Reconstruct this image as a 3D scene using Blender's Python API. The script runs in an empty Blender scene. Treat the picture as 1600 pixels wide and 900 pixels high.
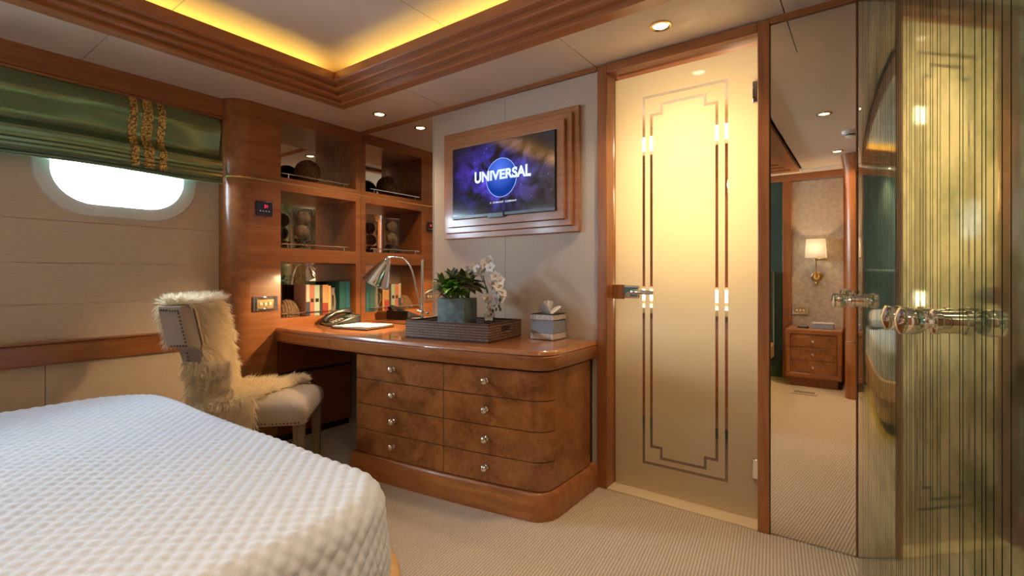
import bpy, bmesh, math, random
from math import sin, cos, pi, radians, sqrt
from mathutils import Vector, Matrix, noise

random.seed(11)
SC = bpy.context.scene
COL = SC.collection

# ---------------------------------------------------------------- camera
CAM = Vector((3.078, -2.298, 1.08))
cd = bpy.data.cameras.new('camera')
cam = bpy.data.objects.new('camera', cd)
COL.objects.link(cam)
cam.location = CAM
cam.rotation_euler = (pi / 2, 0, radians(36.09))
cd.sensor_width = 36.0
cd.lens = 36.0 * 764 / 1600
cd.shift_y = -18 / 1600
cd.clip_start = 0.02
SC.camera = cam

# ---------------------------------------------------------------- world and exposure
SC.view_settings.view_transform = 'Standard'
SC.view_settings.look = 'None'
SC.view_settings.exposure = 0.55
SC.view_settings.gamma = 1.0
SC.view_settings.use_curve_mapping = False
SC.cycles.max_bounces = 10
SC.cycles.diffuse_bounces = 5
SC.cycles.glossy_bounces = 7
SC.cycles.transmission_bounces = 6
SC.cycles.transparent_max_bounces = 12
SC.cycles.sample_clamp_indirect = 4.0
SC.cycles.caustics_reflective = False
SC.cycles.caustics_refractive = False

w = bpy.data.worlds.new('sky')
SC.world = w
w.use_nodes = True
wn, wl = w.node_tree.nodes, w.node_tree.links
wn.clear()
out = wn.new('ShaderNodeOutputWorld')
bg = wn.new('ShaderNodeBackground')
tc = wn.new('ShaderNodeTexCoord')
mp = wn.new('ShaderNodeMapping')
mp.inputs['Scale'].default_value = (1, 1, 3.5)
nz = wn.new('ShaderNodeTexNoise')
nz.inputs['Scale'].default_value = 3.2
nz.inputs['Detail'].default_value = 6
rp = wn.new('ShaderNodeValToRGB')
rp.color_ramp.elements[0].position = 0.30
rp.color_ramp.elements[0].color = (0.30, 0.52, 0.88, 1)
rp.color_ramp.elements[1].position = 0.52
rp.color_ramp.elements[1].color = (0.74, 0.87, 1.0, 1)
bg.inputs['Strength'].default_value = 80.0
wl.new(tc.outputs['Generated'], mp.inputs['Vector'])
wl.new(mp.outputs['Vector'], nz.inputs['Vector'])
wl.new(nz.outputs['Fac'], rp.inputs['Fac'])
wl.new(rp.outputs['Color'], bg.inputs['Color'])
wl.new(bg.outputs['Background'], out.inputs['Surface'])

# light levels (one place to tune)
L_DOWN, L_COVE, L_DESK, L_SCONCE, L_BATH, L_BED, L_PORTHOLE = 54.0, 17.0, 24.0, 11.0, 15.0, 6.0, 1.0
WARM = (1.0, 0.74, 0.47)


def light(name, kind, loc, energy, color, rot=(0, 0, 0), **kw):
    d = bpy.data.lights.new(name, kind)
    d.energy = energy
    d.color = color
    for k, v in kw.items():
        setattr(d, k, v)
    o = bpy.data.objects.new(name, d)
    COL.objects.link(o)
    o.location = loc
    o.rotation_euler = rot
    return o


# ---------------------------------------------------------------- materials
def new_mat(name):
    m = bpy.data.materials.new(name)
    m.use_nodes = True
    n = m.node_tree.nodes
    return m, n, m.node_tree.links, n['Principled BSDF']


def pmat(name, col, rough=0.5, metal=0.0, coat=0.0, noise_amt=0.0, nscale=20, bump=0.0, bscale=200,
         emit=None, estr=0.0, sheen=0.0, spec=0.5, stretch=(1, 1, 1)):
    m, n, l, b = new_mat(name)
    b.inputs['Base Color'].default_value = (*col, 1)
    b.inputs['Roughness'].default_value = rough
    b.inputs['Metallic'].default_value = metal
    b.inputs['Coat Weight'].default_value = coat
    b.inputs['Coat Roughness'].default_value = 0.12
    b.inputs['Sheen Weight'].default_value = sheen
    b.inputs['Specular IOR Level'].default_value = spec
    if emit:
        b.inputs['Emission Color'].default_value = (*emit, 1)
        b.inputs['Emission Strength'].default_value = estr
    if noise_amt or bump:
        t = n.new('ShaderNodeTexCoord')
        mp = n.new('ShaderNodeMapping')
        mp.inputs['Scale'].default_value = stretch
        l.new(t.outputs['Object'], mp.inputs['Vector'])
    if noise_amt:
        x = n.new('ShaderNodeTexNoise')
        x.inputs['Scale'].default_value = nscale
        x.inputs['Detail'].default_value = 5
        r = n.new('ShaderNodeValToRGB')
        r.color_ramp.elements[0].position = 0.3
        r.color_ramp.elements[1].position = 0.7
        r.color_ramp.elements[0].color = (*[c * (1 - noise_amt) for c in col], 1)
        r.color_ramp.elements[1].color = (*[min(1, c * (1 + noise_amt)) for c in col], 1)
        l.new(mp.outputs['Vector'], x.inputs['Vector'])
        l.new(x.outputs['Fac'], r.inputs['Fac'])
        l.new(r.outputs['Color'], b.inputs['Base Color'])
    if bump:
        x2 = n.new('ShaderNodeTexNoise')
        x2.inputs['Scale'].default_value = bscale
        x2.inputs['Detail'].default_value = 3
        bp = n.new('ShaderNodeBump')
        bp.inputs['Strength'].default_value = bump
        bp.inputs['Distance'].default_value = 0.004
        l.new(mp.outputs['Vector'], x2.inputs['Vector'])
        l.new(x2.outputs['Fac'], bp.inputs['Height'])
        l.new(bp.outputs['Normal'], b.inputs['Normal'])
    return m


def wood(name, axis, c0=(0.22, 0.070, 0.020), c1=(0.40, 0.150, 0.048), rough=0.32, coat=0.35, figure=1.0):
    """cherry veneer; grain runs along the given axis"""
    m, n, l, b = new_mat(name)
    t = n.new('ShaderNodeTexCoord')
    mp = n.new('ShaderNodeMapping')
    s = {'x': (1.2, 22, 22), 'y': (22, 1.2, 22), 'z': (22, 22, 1.2)}[axis]
    mp.inputs['Scale'].default_value = s
    l.new(t.outputs['Object'], mp.inputs['Vector'])
    a = n.new('ShaderNodeTexNoise')
    a.inputs['Scale'].default_value = 1.3
    a.inputs['Detail'].default_value = 7
    a.inputs['Distortion'].default_value = 0.6 * figure
    l.new(mp.outputs['Vector'], a.inputs['Vector'])
    f = n.new('ShaderNodeTexNoise')
    f.inputs['Scale'].default_value = 9
    f.inputs['Detail'].default_value = 3
    l.new(mp.outputs['Vector'], f.inputs['Vector'])
    mx = n.new('ShaderNodeMath')
    mx.operation = 'MULTIPLY_ADD'
    mx.inputs[1].default_value = 0.35
    l.new(f.outputs['Fac'], mx.inputs[0])
    sc = n.new('ShaderNodeMath')
    sc.operation = 'MULTIPLY'
    sc.inputs[1].default_value = 0.65
    l.new(a.outputs['Fac'], sc.inputs[0])
    l.new(sc.outputs[0], mx.inputs[2])
    r = n.new('ShaderNodeValToRGB')
    r.color_ramp.elements[0].position = 0.32
    r.color_ramp.elements[0].color = (*c0, 1)
    r.color_ramp.elements[1].position = 0.66
    r.color_ramp.elements[1].color = (*c1, 1)
    l.new(mx.outputs[0], r.inputs['Fac'])
    l.new(r.outputs['Color'], b.inputs['Base Color'])
    b.inputs['Roughness'].default_value = rough
    b.inputs['Coat Weight'].default_value = coat
    b.inputs['Coat Roughness'].default_value = 0.14
    return m


def burl(name):
    m, n, l, b = new_mat(name)
    t = n.new('ShaderNodeTexCoord')
    a = n.new('ShaderNodeTexNoise')
    a.inputs['Scale'].default_value = 22
    a.inputs['Detail'].default_value = 9
    a.inputs['Roughness'].default_value = 0.68
    a.inputs['Distortion'].default_value = 1.6
    l.new(t.outputs['Object'], a.inputs['Vector'])
    v = n.new('ShaderNodeTexNoise')
    v.inputs['Scale'].default_value = 6
    v.inputs['Detail'].default_value = 3
    v.inputs['Distortion'].default_value = 1.0
    l.new(t.outputs['Object'], v.inputs['Vector'])
    mx = n.new('ShaderNodeMath')
    mx.operation = 'ADD'
    l.new(a.outputs['Fac'], mx.inputs[0])
    l.new(v.outputs['Fac'], mx.inputs[1])
    r = n.new('ShaderNodeValToRGB')
    e = r.color_ramp.elements
    e[0].position = 0.36
    e[0].color = (0.155, 0.048, 0.013, 1)
    e[1].position = 0.62
    e[1].color = (0.39, 0.152, 0.046, 1)
    d = n.new('ShaderNodeMath')
    d.operation = 'MULTIPLY'
    d.inputs[1].default_value = 0.5
    l.new(mx.outputs[0], d.inputs[0])
    l.new(d.outputs[0], r.inputs['Fac'])
    l.new(r.outputs['Color'], b.inputs['Base Color'])
    b.inputs['Roughness'].default_value = 0.30
    b.inputs['Coat Weight'].default_value = 0.4
    b.inputs['Coat Roughness'].default_value = 0.12
    return m


M = {}
M['wood_x'] = wood('cherry_grain_x', 'x')
M['wood_y'] = wood('cherry_grain_y', 'y')
M['wood_z'] = wood('cherry_grain_z', 'z')
M['wood_dark'] = wood('cherry_dark', 'y', (0.15, 0.04, 0.012), (0.27, 0.085, 0.025))
M['wood_trim_x'] = wood('cherry_trim_x', 'x', (0.29, 0.10, 0.032), (0.39, 0.15, 0.052), figure=0.0)
M['wood_trim_y'] = wood('cherry_trim_y', 'y', (0.29, 0.10, 0.032), (0.39, 0.15, 0.052), figure=0.0)
M['wood_frame'] = wood('cherry_frame', 'x', (0.34, 0.13, 0.05), (0.50, 0.23, 0.10), rough=0.4)
M['wood_desk'] = wood('cherry_desk', 'x', coat=0.9)
M['wood_desk'].node_tree.nodes['Principled BSDF'].inputs['Coat Roughness'].default_value = 0.05
M['maple'] = wood('pale_maple', 'x', (0.55, 0.32, 0.13), (0.68, 0.42, 0.19))
M['burl'] = burl('burl_veneer')
M['chrome'] = pmat('chrome', (0.86, 0.85, 0.83), 0.09, 1.0)
M['brass'] = pmat('brass', (0.75, 0.53, 0.24), 0.22, 1.0)
M['nail'] = pmat('bronze_nail', (0.17, 0.11, 0.06), 0.35, 1.0)
M['mirror'] = pmat('mirror_silver', (0.90, 0.86, 0.78), 0.0, 1.0)
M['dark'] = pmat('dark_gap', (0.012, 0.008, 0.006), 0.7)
M['black'] = pmat('black_plastic', (0.012, 0.012, 0.013), 0.28, coat=0.3)
M['ceil'] = pmat('ceiling_panel', (0.70, 0.60, 0.50), 0.55, noise_amt=0.03, nscale=4)
M['fabric_wall'] = pmat('linen_wallcover', (0.56, 0.48, 0.39), 0.8, noise_amt=0.06, nscale=40, bump=0.25, bscale=160, stretch=(1, 1, 6))
M['fabric_hull'] = pmat('cream_wallcover', (0.64, 0.52, 0.39), 0.75, noise_amt=0.05, nscale=30, bump=0.18, bscale=150, stretch=(1, 1, 6))
M['silk_wall'] = pmat('figured_silk', (0.50, 0.41, 0.31), 0.6, noise_amt=0.18, nscale=26, bump=0.3, bscale=60)
M['white_plastic'] = pmat('white_plastic', (0.80, 0.79, 0.76), 0.35)
M['pale_linen'] = pmat('grey_linen', (0.37, 0.30, 0.24), 0.9, noise_amt=0.10, nscale=300, bump=0.3, bscale=500, sheen=0.25)
M['leg_wood'] = wood('greyed_oak', 'z', (0.13, 0.10, 0.07), (0.22, 0.17, 0.12), rough=0.5, coat=0.0)
M['quilt'] = pmat('quilted_cotton', (0.53, 0.57, 0.64), 0.85, bump=0.10, bscale=350, sheen=0.2)  # white cloth; cool window light is tinted into the base colour
M['skin'] = pmat('sheepskin_hide', (0.74, 0.56, 0.34), 0.9)
M['green_velvet'] = pmat('green_velvet', (0.010, 0.045, 0.032), 0.6, noise_amt=0.2, nscale=15, sheen=0.6)
M['white_paper'] = pmat('paper', (0.85, 0.80, 0.66), 0.7)
M['white_fabric'] = pmat('white_fabric', (0.80, 0.78, 0.75), 0.8)
M['soft_beige'] = pmat('beige_leather', (0.50, 0.40, 0.31), 0.5)


def emat(name, col, strength):
    m = bpy.data.materials.new(name)
    m.use_nodes = True
    n = m.node_tree.nodes
    n.clear()
    o = n.new('ShaderNodeOutputMaterial')
    e = n.new('ShaderNodeEmission')
    e.inputs['Color'].default_value = (*col, 1)
    e.inputs['Strength'].default_value = strength
    m.node_tree.links.new(e.outputs[0], o.inputs[0])
    return m


M['bulb'] = emat('lamp_glow', (1.0, 0.80, 0.52), 12)
M['cove_led'] = emat('cove_led', (1.0, 0.66, 0.12), L_COVE)
M['bed_led'] = emat('bed_led', (1.0, 0.72, 0.10), L_BED)
M['red_digit'] = emat('red_digit', (1.0, 0.03, 0.06), 2.2)


def clear_glass(name, tint=(0.96, 0.98, 0.97), gloss=0.08):
    m = bpy.data.materials.new(name)
    m.use_nodes = True
    n, l = m.node_tree.nodes, m.node_tree.links
    n.clear()
    o = n.new('ShaderNodeOutputMaterial')
    mx = n.new('ShaderNodeMixShader')
    tr = n.new('ShaderNodeBsdfTransparent')
    tr.inputs['Color'].default_value = (*tint, 1)
    gl = n.new('ShaderNodeBsdfGlossy')
    gl.inputs['Roughness'].default_value = 0.02
    fr = n.new('ShaderNodeLayerWeight')
    fr.inputs['Blend'].default_value = 0.25
    ad = n.new('ShaderNodeMath')
    ad.operation = 'MULTIPLY_ADD'
    ad.inputs[1].default_value = 0.5
    ad.inputs[2].default_value = gloss * 0.5
    l.new(fr.outputs['Fresnel'], ad.inputs[0])
    l.new(ad.outputs[0], mx.inputs['Fac'])
    l.new(tr.outputs[0], mx.inputs[1])
    l.new(gl.outputs[0], mx.inputs[2])
    l.new(mx.outputs[0], o.inputs[0])
    return m


M['glass'] = clear_glass('clear_glass')


def frosted(name):
    m = bpy.data.materials.new(name)
    m.use_nodes = True
    n, l = m.node_tree.nodes, m.node_tree.links
    n.clear()
    o = n.new('ShaderNodeOutputMaterial')
    tl = n.new('ShaderNodeBsdfTranslucent')
    tl.inputs['Color'].default_value = (0.92, 0.82, 0.62, 1)
    df = n.new('ShaderNodeBsdfDiffuse')
    df.inputs['Color'].default_value = (0.66, 0.58, 0.44, 1)
    gl = n.new('ShaderNodeBsdfGlossy')
    gl.inputs['Roughness'].default_value = 0.06
    m1 = n.new('ShaderNodeMixShader')
    m1.inputs['Fac'].default_value = 0.34
    m2 = n.new('ShaderNodeMixShader')
    m2.inputs['Fac'].default_value = 0.06
    l.new(tl.outputs[0], m1.inputs[1])
    l.new(df.outputs[0], m1.inputs[2])
    l.new(m1.outputs[0], m2.inputs[1])
    l.new(gl.outputs[0], m2.inputs[2])
    l.new(m2.outputs[0], o.inputs[0])
    return m


M['frosted'] = frosted('frosted_glass')


def carpet():
    m, n, l, b = new_mat('ribbed_carpet')
    t = n.new('ShaderNodeTexCoord')
    mp = n.new('ShaderNodeMapping')
    mp.inputs['Rotation'].default_value = (0, 0, radians(-8))
    l.new(t.outputs['Object'], mp.inputs['Vector'])
    wv = n.new('ShaderNodeTexWave')
    wv.bands_direction = 'X'
    wv.inputs['Scale'].default_value = 26
    wv.inputs['Distortion'].default_value = 1.6
    wv.inputs['Detail'].default_value = 2
    wv.inputs['Detail Scale'].default_value = 3
    l.new(mp.outputs['Vector'], wv.inputs['Vector'])
    nz = n.new('ShaderNodeTexNoise')
    nz.inputs['Scale'].default_value = 420
    nz.inputs['Detail'].default_value = 2
    l.new(t.outputs['Object'], nz.inputs['Vector'])
    ad = n.new('ShaderNodeMath')
    ad.operation = 'ADD'
    l.new(wv.outputs['Fac'], ad.inputs[0])
    l.new(nz.outputs['Fac'], ad.inputs[1])
    r = n.new('ShaderNodeValToRGB')
    r.color_ramp.elements[0].position = 0.35
    r.color_ramp.elements[0].color = (0.36, 0.27, 0.18, 1)
    r.color_ramp.elements[1].position = 1.0
    r.color_ramp.elements[1].color = (0.56, 0.46, 0.34, 1)
    d = n.new('ShaderNodeMath')
    d.operation = 'MULTIPLY'
    d.inputs[1].default_value = 0.6
    l.new(ad.outputs[0], d.inputs[0])
    l.new(d.outputs[0], r.inputs['Fac'])
    l.new(r.outputs['Color'], b.inputs['Base Color'])
    bp = n.new('ShaderNodeBump')
    bp.inputs['Strength'].default_value = 0.5
    bp.inputs['Distance'].default_value = 0.006
    l.new(ad.outputs[0], bp.inputs['Height'])
    l.new(bp.outputs['Normal'], b.inputs['Normal'])
    b.inputs['Roughness'].default_value = 0.95
    b.inputs['Sheen Weight'].default_value = 0.2
    return m


M['carpet'] = carpet()


def antique_glass():
    """green tinted antiqued mirror behind ribbed glass"""
    m, n, l, b = new_mat('antique_green_mirror')
    t = n.new('ShaderNodeTexCoord')
    a = n.new('ShaderNodeTexNoise')
    a.inputs['Scale'].default_value = 7
    a.inputs['Detail'].default_value = 7
    a.inputs['Roughness'].default_value = 0.65
    l.new(t.outputs['Object'], a.inputs['Vector'])
    r = n.new('ShaderNodeValToRGB')
    e = r.color_ramp.elements
    e[0].position = 0.34
    e[0].color = (0.17, 0.235, 0.115, 1)
    e[1].position = 0.60
    e[1].color = (0.52, 0.57, 0.37, 1)
    l.new(a.outputs['Fac'], r.inputs['Fac'])
    l.new(r.outputs['Color'], b.inputs['Base Color'])
    b.inputs['Metallic'].default_value = 0.92
    rr = n.new('ShaderNodeMapRange')
    rr.inputs['From Min'].default_value = 0.35
    rr.inputs['From Max'].default_value = 0.65
    rr.inputs['To Min'].default_value = 0.11
    rr.inputs['To Max'].default_value = 0.02
    l.new(a.outputs['Fac'], rr.inputs['Value'])
    l.new(rr.outputs[0], b.inputs['Roughness'])
    return m


M['antique'] = antique_glass()
M['groove'] = pmat('green_groove', (0.06, 0.075, 0.035), 0.3, 0.5)


# ---------------------------------------------------------------- mesh helpers
class MB:
    def __init__(s):
        s.v, s.f, s.mi, s.cur = [], [], [], 0

    def add(s, vs, fs):
        o = len(s.v)
        s.v += [tuple(v) for v in vs]
        s.f += [tuple(i + o for i in f) for f in fs]
        s.mi += [s.cur] * len(fs)
        return s

    def merge(s, o):
        k = len(s.v)
        s.v += o.v
        s.f += [tuple(i + k for i in f) for f in o.f]
        s.mi += o.mi
        return s

    def box(s, x0, x1, y0, y1, z0, z1):
        vs = [(x, y, z) for x in (x0, x1) for y in (y0, y1) for z in (z0, z1)]
        return s.add(vs, [(0, 1, 3, 2), (4, 6, 7, 5), (0, 4, 5, 1), (2, 3, 7, 6), (0, 2, 6, 4), (1, 5, 7, 3)])

    def prism(s, pts, z0, z1):
        """extrude a ccw xy polygon in z"""
        n = len(pts)
        vs = [(p[0], p[1], z0) for p in pts] + [(p[0], p[1], z1) for p in pts]
        fs = [tuple(range(n - 1, -1, -1)), tuple(range(n, 2 * n))]
        fs += [(i, (i + 1) % n, n + (i + 1) % n, n + i) for i in range(n)]
        return s.add(vs, fs)

    def tube(s, pts, r, n=10, caps=True):
        pts = [Vector(p) for p in pts]
        rs = r if isinstance(r, (list, tuple)) else [r] * len(pts)
        o = []
        up = None
        for i, p in enumerate(pts):
            d = (pts[min(i + 1, len(pts) - 1)] - pts[max(i - 1, 0)]).normalized()
            if up is None:
                up = Vector((0, 0, 1)) if abs(d.z) < 0.9 else Vector((1, 0, 0))
            a = d.cross(up).normalized()
            up = a.cross(d).normalized()
            for k in range(n):
                t = 2 * pi * k / n
                o.append(p + (a * cos(t) + up * sin(t)) * rs[i])
        fs = []
        for i in range(len(pts) - 1):
            for k in range(n):
                a0, a1 = i * n + k, i * n + (k + 1) % n
                fs.append((a0, a1, a1 + n, a0 + n))
        if caps:
            fs.append(tuple(range(n - 1, -1, -1)))
            fs.append(tuple(range((len(pts) - 1) * n, len(pts) * n)))
        return s.add(o, fs)

    def lathe(s, prof, c=(0, 0, 0), axis=(0, 0, 1), n=20, caps=True):
        """prof: list of (radius, distance along axis)"""
        ax = Vector(axis).normalized()
        a = ax.cross(Vector((0, 0, 1)) if abs(ax.z) < 0.9 else Vector((1, 0, 0))).normalized()
        b = ax.cross(a).normalized()
        c = Vector(c)
        vs = []
        for r, h in prof:
            for k in range(n):
                t = 2 * pi * k / n
                vs.append(c + ax * h + (a * cos(t) + b * sin(t)) * r)
        fs = []
        for i in range(len(prof) - 1):
            for k in range(n):
                a0, a1 = i * n + k, i * n + (k + 1) % n
                fs.append((a0, a1, a1 + n, a0 + n))
        if caps:
            fs.append(tuple(range(n - 1, -1, -1)))
            fs.append(tuple(range((len(prof) - 1) * n, len(prof) * n)))
        return s.add(vs, fs)

    def ball(s, c, r, n=16, sc=(1, 1, 1)):
        c = Vector(c)
        m = max(6, n // 2)
        vs = [c + Vector((0, 0, r * sc[2]))]
        for i in range(1, m):
            a = pi * i / m
            for k in range(n):
                t = 2 * pi * k / n
                vs.append(c + Vector((sin(a) * cos(t) * r * sc[0], sin(a) * sin(t) * r * sc[1], cos(a) * r * sc[2])))
        vs.append(c - Vector((0, 0, r * sc[2])))
        fs = [(0, 1 + k, 1 + (k + 1) % n) for k in range(n)]
        for i in range(m - 2):
            for k in range(n):
                a0, a1 = 1 + i * n + k, 1 + i * n + (k + 1) % n
                fs.append((a0, a0 + n, a1 + n, a1))
        e = len(vs) - 1
        fs += [(e, 1 + (m - 2) * n + (k + 1) % n, 1 + (m - 2) * n + k) for k in range(n)]
        return s.add(vs, fs)

    def grid(s, rows):
        """rows: list of equal-length lists of points"""
        n = len(rows[0])
        vs = [p for r in rows for p in r]
        fs = [(i * n + k, i * n + k + 1, (i + 1) * n + k + 1, (i + 1) * n + k) for i in range(len(rows) - 1) for k in range(n - 1)]
        return s.add(vs, fs)

    def sweep(s, prof, path, closed=False):
        """prof: list of (a,b) offsets; path: list of (origin, a_dir, b_dir)"""
        n = len(prof)
        vs = [Vector(o) + Vector(a) * p[0] + Vector(b) * p[1] for o, a, b in path for p in prof]
        m = len(path)
        fs = []
        for i in range(m if closed else m - 1):
            j = (i + 1) % m
            for k in range(n):
                k2 = (k + 1) % n
                fs.append((i * n + k, i * n + k2, j * n + k2, j * n + k))
        if not closed:
            fs += [tuple(range(n - 1, -1, -1)), tuple(range((m - 1) * n, m * n))]
        return s.add(vs, fs)

    def mesh(s, name, smooth=False):
        me = bpy.data.meshes.new(name)
        me.from_pydata(s.v, [], s.f)
        bm = bmesh.new()
        bm.from_mesh(me)
        bmesh.ops.recalc_face_normals(bm, faces=bm.faces)
        bm.to_mesh(me)
        bm.free()
        if smooth:
            me.polygons.foreach_set('use_smooth', [True] * len(me.polygons))
            me.set_sharp_from_angle(angle=radians(40))
        return me


def obj(name, mb, mat, parent=None, smooth=False, bevel=0.0, loc=None, seg=2):
    me = mb.mesh(name, smooth or bevel > 0) if isinstance(mb, MB) else mb
    mats = mat if isinstance(mat, (list, tuple)) else [mat]
    if not len(me.materials):
        for m in mats:
            me.materials.append(M[m] if isinstance(m, str) else m)
        if len(mats) > 1:
            me.polygons.foreach_set('material_index', mb.mi)
    o = bpy.data.objects.new(name, me)
    COL.objects.link(o)
    if parent:
        o.parent = parent
    if loc:
        o.location = loc
    if bevel:
        b = o.modifiers.new('bevel', 'BEVEL')
        b.width = bevel
        b.segments = seg
        b.limit_method = 'ANGLE'
        b.angle_limit = radians(40)
        b.harden_normals = False
    return o


def tag(o, label=None, cat=None, group=None, kind=None):
    if label:
        o['label'] = label
    if cat:
        o['category'] = cat
    if group:
        o['group'] = group
    if kind:
        o['kind'] = kind
    return o


def thing(name, label, cat, loc=(0, 0, 0), rz=0.0, group=None):
    o = bpy.data.objects.new(name, None)
    COL.objects.link(o)
    o.empty_display_size = 0.05
    o.location = loc
    o.rotation_euler = (0, 0, rz)
    return tag(o, label, cat, group)


def struct(name, mb, mat, **kw):
    o = obj(name, mb, mat, **kw)
    o['kind'] = 'structure'
    return o


def holder(name):
    o = bpy.data.objects.new(name, None)
    COL.objects.link(o)
    o['kind'] = 'structure'
    return o


def copy_tree(o, parent=None, depth=0):
    c = o.copy()
    COL.objects.link(c)
    if parent:
        c.parent = parent
    for ch in o.children:
        copy_tree(ch, c, depth + 1)
    return c


def stadium(w, h, r, n=12):
    pts = []
    for cx, cy, a0 in ((w / 2 - r, h / 2 - r, 0), (-w / 2 + r, h / 2 - r, pi / 2), (-w / 2 + r, -h / 2 + r, pi), (w / 2 - r, -h / 2 + r, 1.5 * pi)):
        for k in range(n + 1):
            a = a0 + pi / 2 * k / n
            pts.append((cx + r * cos(a), cy + r * sin(a)))
    return pts


def text_mesh(s, size, extrude=0.0, align='CENTER', bold=0.0):
    cu = bpy.data.curves.new('lettering', 'FONT')
    cu.body = s
    cu.size = size
    cu.extrude = extrude
    cu.offset = bold
    cu.align_x = align
    cu.align_y = 'CENTER'
    o = bpy.data.objects.new('lettering', cu)
    COL.objects.link(o)
    dg = bpy.context.evaluated_depsgraph_get()
    me = bpy.data.meshes.new_from_object(o.evaluated_get(dg))
    bpy.data.objects.remove(o)
    bpy.data.curves.remove(cu)
    return me

CEIL = 2.163


def plate(outer, holes, fn, t):
    """flat plate with holes: 2D loops mapped by fn(a, b, depth), thickness t -> MB"""
    bm = bmesh.new()
    edges = []
    for loop in [outer] + holes:
        vs = [bm.verts.new((p[0], p[1], 0)) for p in loop]
        edges += [bm.edges.new((vs[i], vs[(i + 1) % len(vs)])) for i in range(len(vs))]
    bmesh.ops.triangle_fill(bm, edges=edges, use_beauty=True)
    bm.verts.ensure_lookup_table()
    V = [(v.co.x, v.co.y) for v in bm.verts]
    Fs = [[v.index for v in f.verts] for f in bm.faces]
    bm.free()
    n = len(V)
    mb = MB()
    vs = [fn(a, b, 0) for a, b in V] + [fn(a, b, t) for a, b in V]
    fs = [tuple(f) for f in Fs] + [tuple(i + n for i in reversed(f)) for f in Fs]
    k = 0
    for loop in [outer] + holes:
        m = len(loop)
        fs += [(k + i, k + (i + 1) % m, k + (i + 1) % m + n, k + i + n) for i in range(m)]
        k += m
    return mb.add(vs, fs)


def rect(a0, a1, b0, b1):
    return [(a0, b0), (a1, b0), (a1, b1), (a0, b1)]


# ================================================================= STRUCTURE
# ---- floor
struct('floor', MB().box(-0.3, 4.2, -4.0, 0.16, -0.05, 0.0), 'carpet')
struct('floor_bathroom', MB().box(1.3, 3.6, 0.16, 2.2, -0.05, 0.0), pmat('stone_floor', (0.10, 0.065, 0.035), 0.5))

# ---- hull wall with two portholes
HX = -0.15
WY = (-1.412, -2.95)
WZ = 1.637
holes = [[(y + a, WZ + b) for a, b in stadium(0.60, 0.40, 0.19)] for y in WY]
hull = struct('wall_left', plate(rect(-4.0, -0.92, -0.05, 2.5), holes, lambda a, b, t: (HX - 0.006 - t, a, b), 0.12).box(-0.40, -0.31, -0.94, 0.1, -0.05, 2.5).box(-0.40, -0.27, -0.96, -0.92, -0.05, 2.5), 'fabric_hull')
zs = [0.765, 0.945, 1.147, 1.356]
for i in range(3):
    for (y0, y1) in ((-3.7, -0.9),):
        obj('panel', MB().box(HX - 0.006, HX, y0, y1, zs[i] + 0.0012, zs[i + 1] - 0.0012), 'fabric_hull', hull)
holes2 = [[(y + a, WZ + b) for a, b in stadium(0.66, 0.46, 0.21)] for y in WY]
obj('panel', plate(rect(-3.7, -0.9, 1.3572, 2.16), holes2, lambda a, b, t: (HX - 0.006 + t, a, b), 0.006), 'fabric_hull', hull)
for y0, y1 in ((-3.7, -2.75), (-2.75, -1.72), (-1.72, -0.93)):
    obj('panel', MB().box(HX - 0.006, HX + 0.03, y0 + 0.0015, y1 - 0.0015, 0.0, 0.657), 'fabric_hull', hull)
rail = struct('trim_1', MB().box(HX, -0.10, -3.65, -0.93, 0.655, 0.757), 'wood_y', bevel=0.006)
obj('ledge', MB().box(HX, -0.094, -3.65, -0.93, 0.757, 0.767), 'wood_y', rail, bevel=0.003)
cor = struct('trim_2', MB().box(HX, -0.10, -3.65, -0.925, 2.052, CEIL), 'wood_y', bevel=0.004)
obj('bead', MB().box(HX, -0.094, -3.65, -0.925, 2.036, 2.050), 'wood_y', cor, bevel=0.004)
for i, y in enumerate(WY):
    wdw = holder('window_%d' % (i + 1))
    wdw.location = (HX, y, WZ)
    prof = [(0.66 / 2, 0), (0.71 / 2, 0)]
    so = stadium(0.71, 0.50, 0.23, 14)
    sm = stadium(0.66, 0.45, 0.21, 14)
    si = stadium(0.575, 0.37, 0.172, 14)
    sb = stadium(0.56, 0.355, 0.165, 14)
    rows = [[(0.001, a, b) for a, b in so], [(0.016, a * 0.985, b * 0.98) for a, b in so], [(0.020, a, b) for a, b in sm],
            [(0.006, a, b) for a, b in si], [(-0.10, a, b) for a, b in sb], [(-0.12, a, b) for a, b in sb]]
    mb = MB()
    n = len(so)
    mb.v = [p for r in rows for p in r]
    mb.f = [(q * n + k, q * n + (k + 1) % n, (q + 1) * n + (k + 1) % n, (q + 1) * n + k) for q in range(len(rows) - 1) for k in range(n)]
    mb.mi = [0] * len(mb.f)
    obj('window_frame', mb, 'white_plastic', wdw, smooth=True)
    g = plate(sb, [], lambda a, b, t: (-0.105 - t, a, b), 0.008)
    obj('pane', g, 'glass', wdw)
    pl = light('porthole_portal_%d' % (i + 1), 'AREA', (HX - 0.14, y, WZ), 1.0, (1, 1, 1), (0, radians(-90), 0))
    pl.data.shape = 'RECTANGLE'
    pl.data.size = 0.40
    pl.data.size_y = 0.60
    pl.data.cycles.is_portal = True

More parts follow.
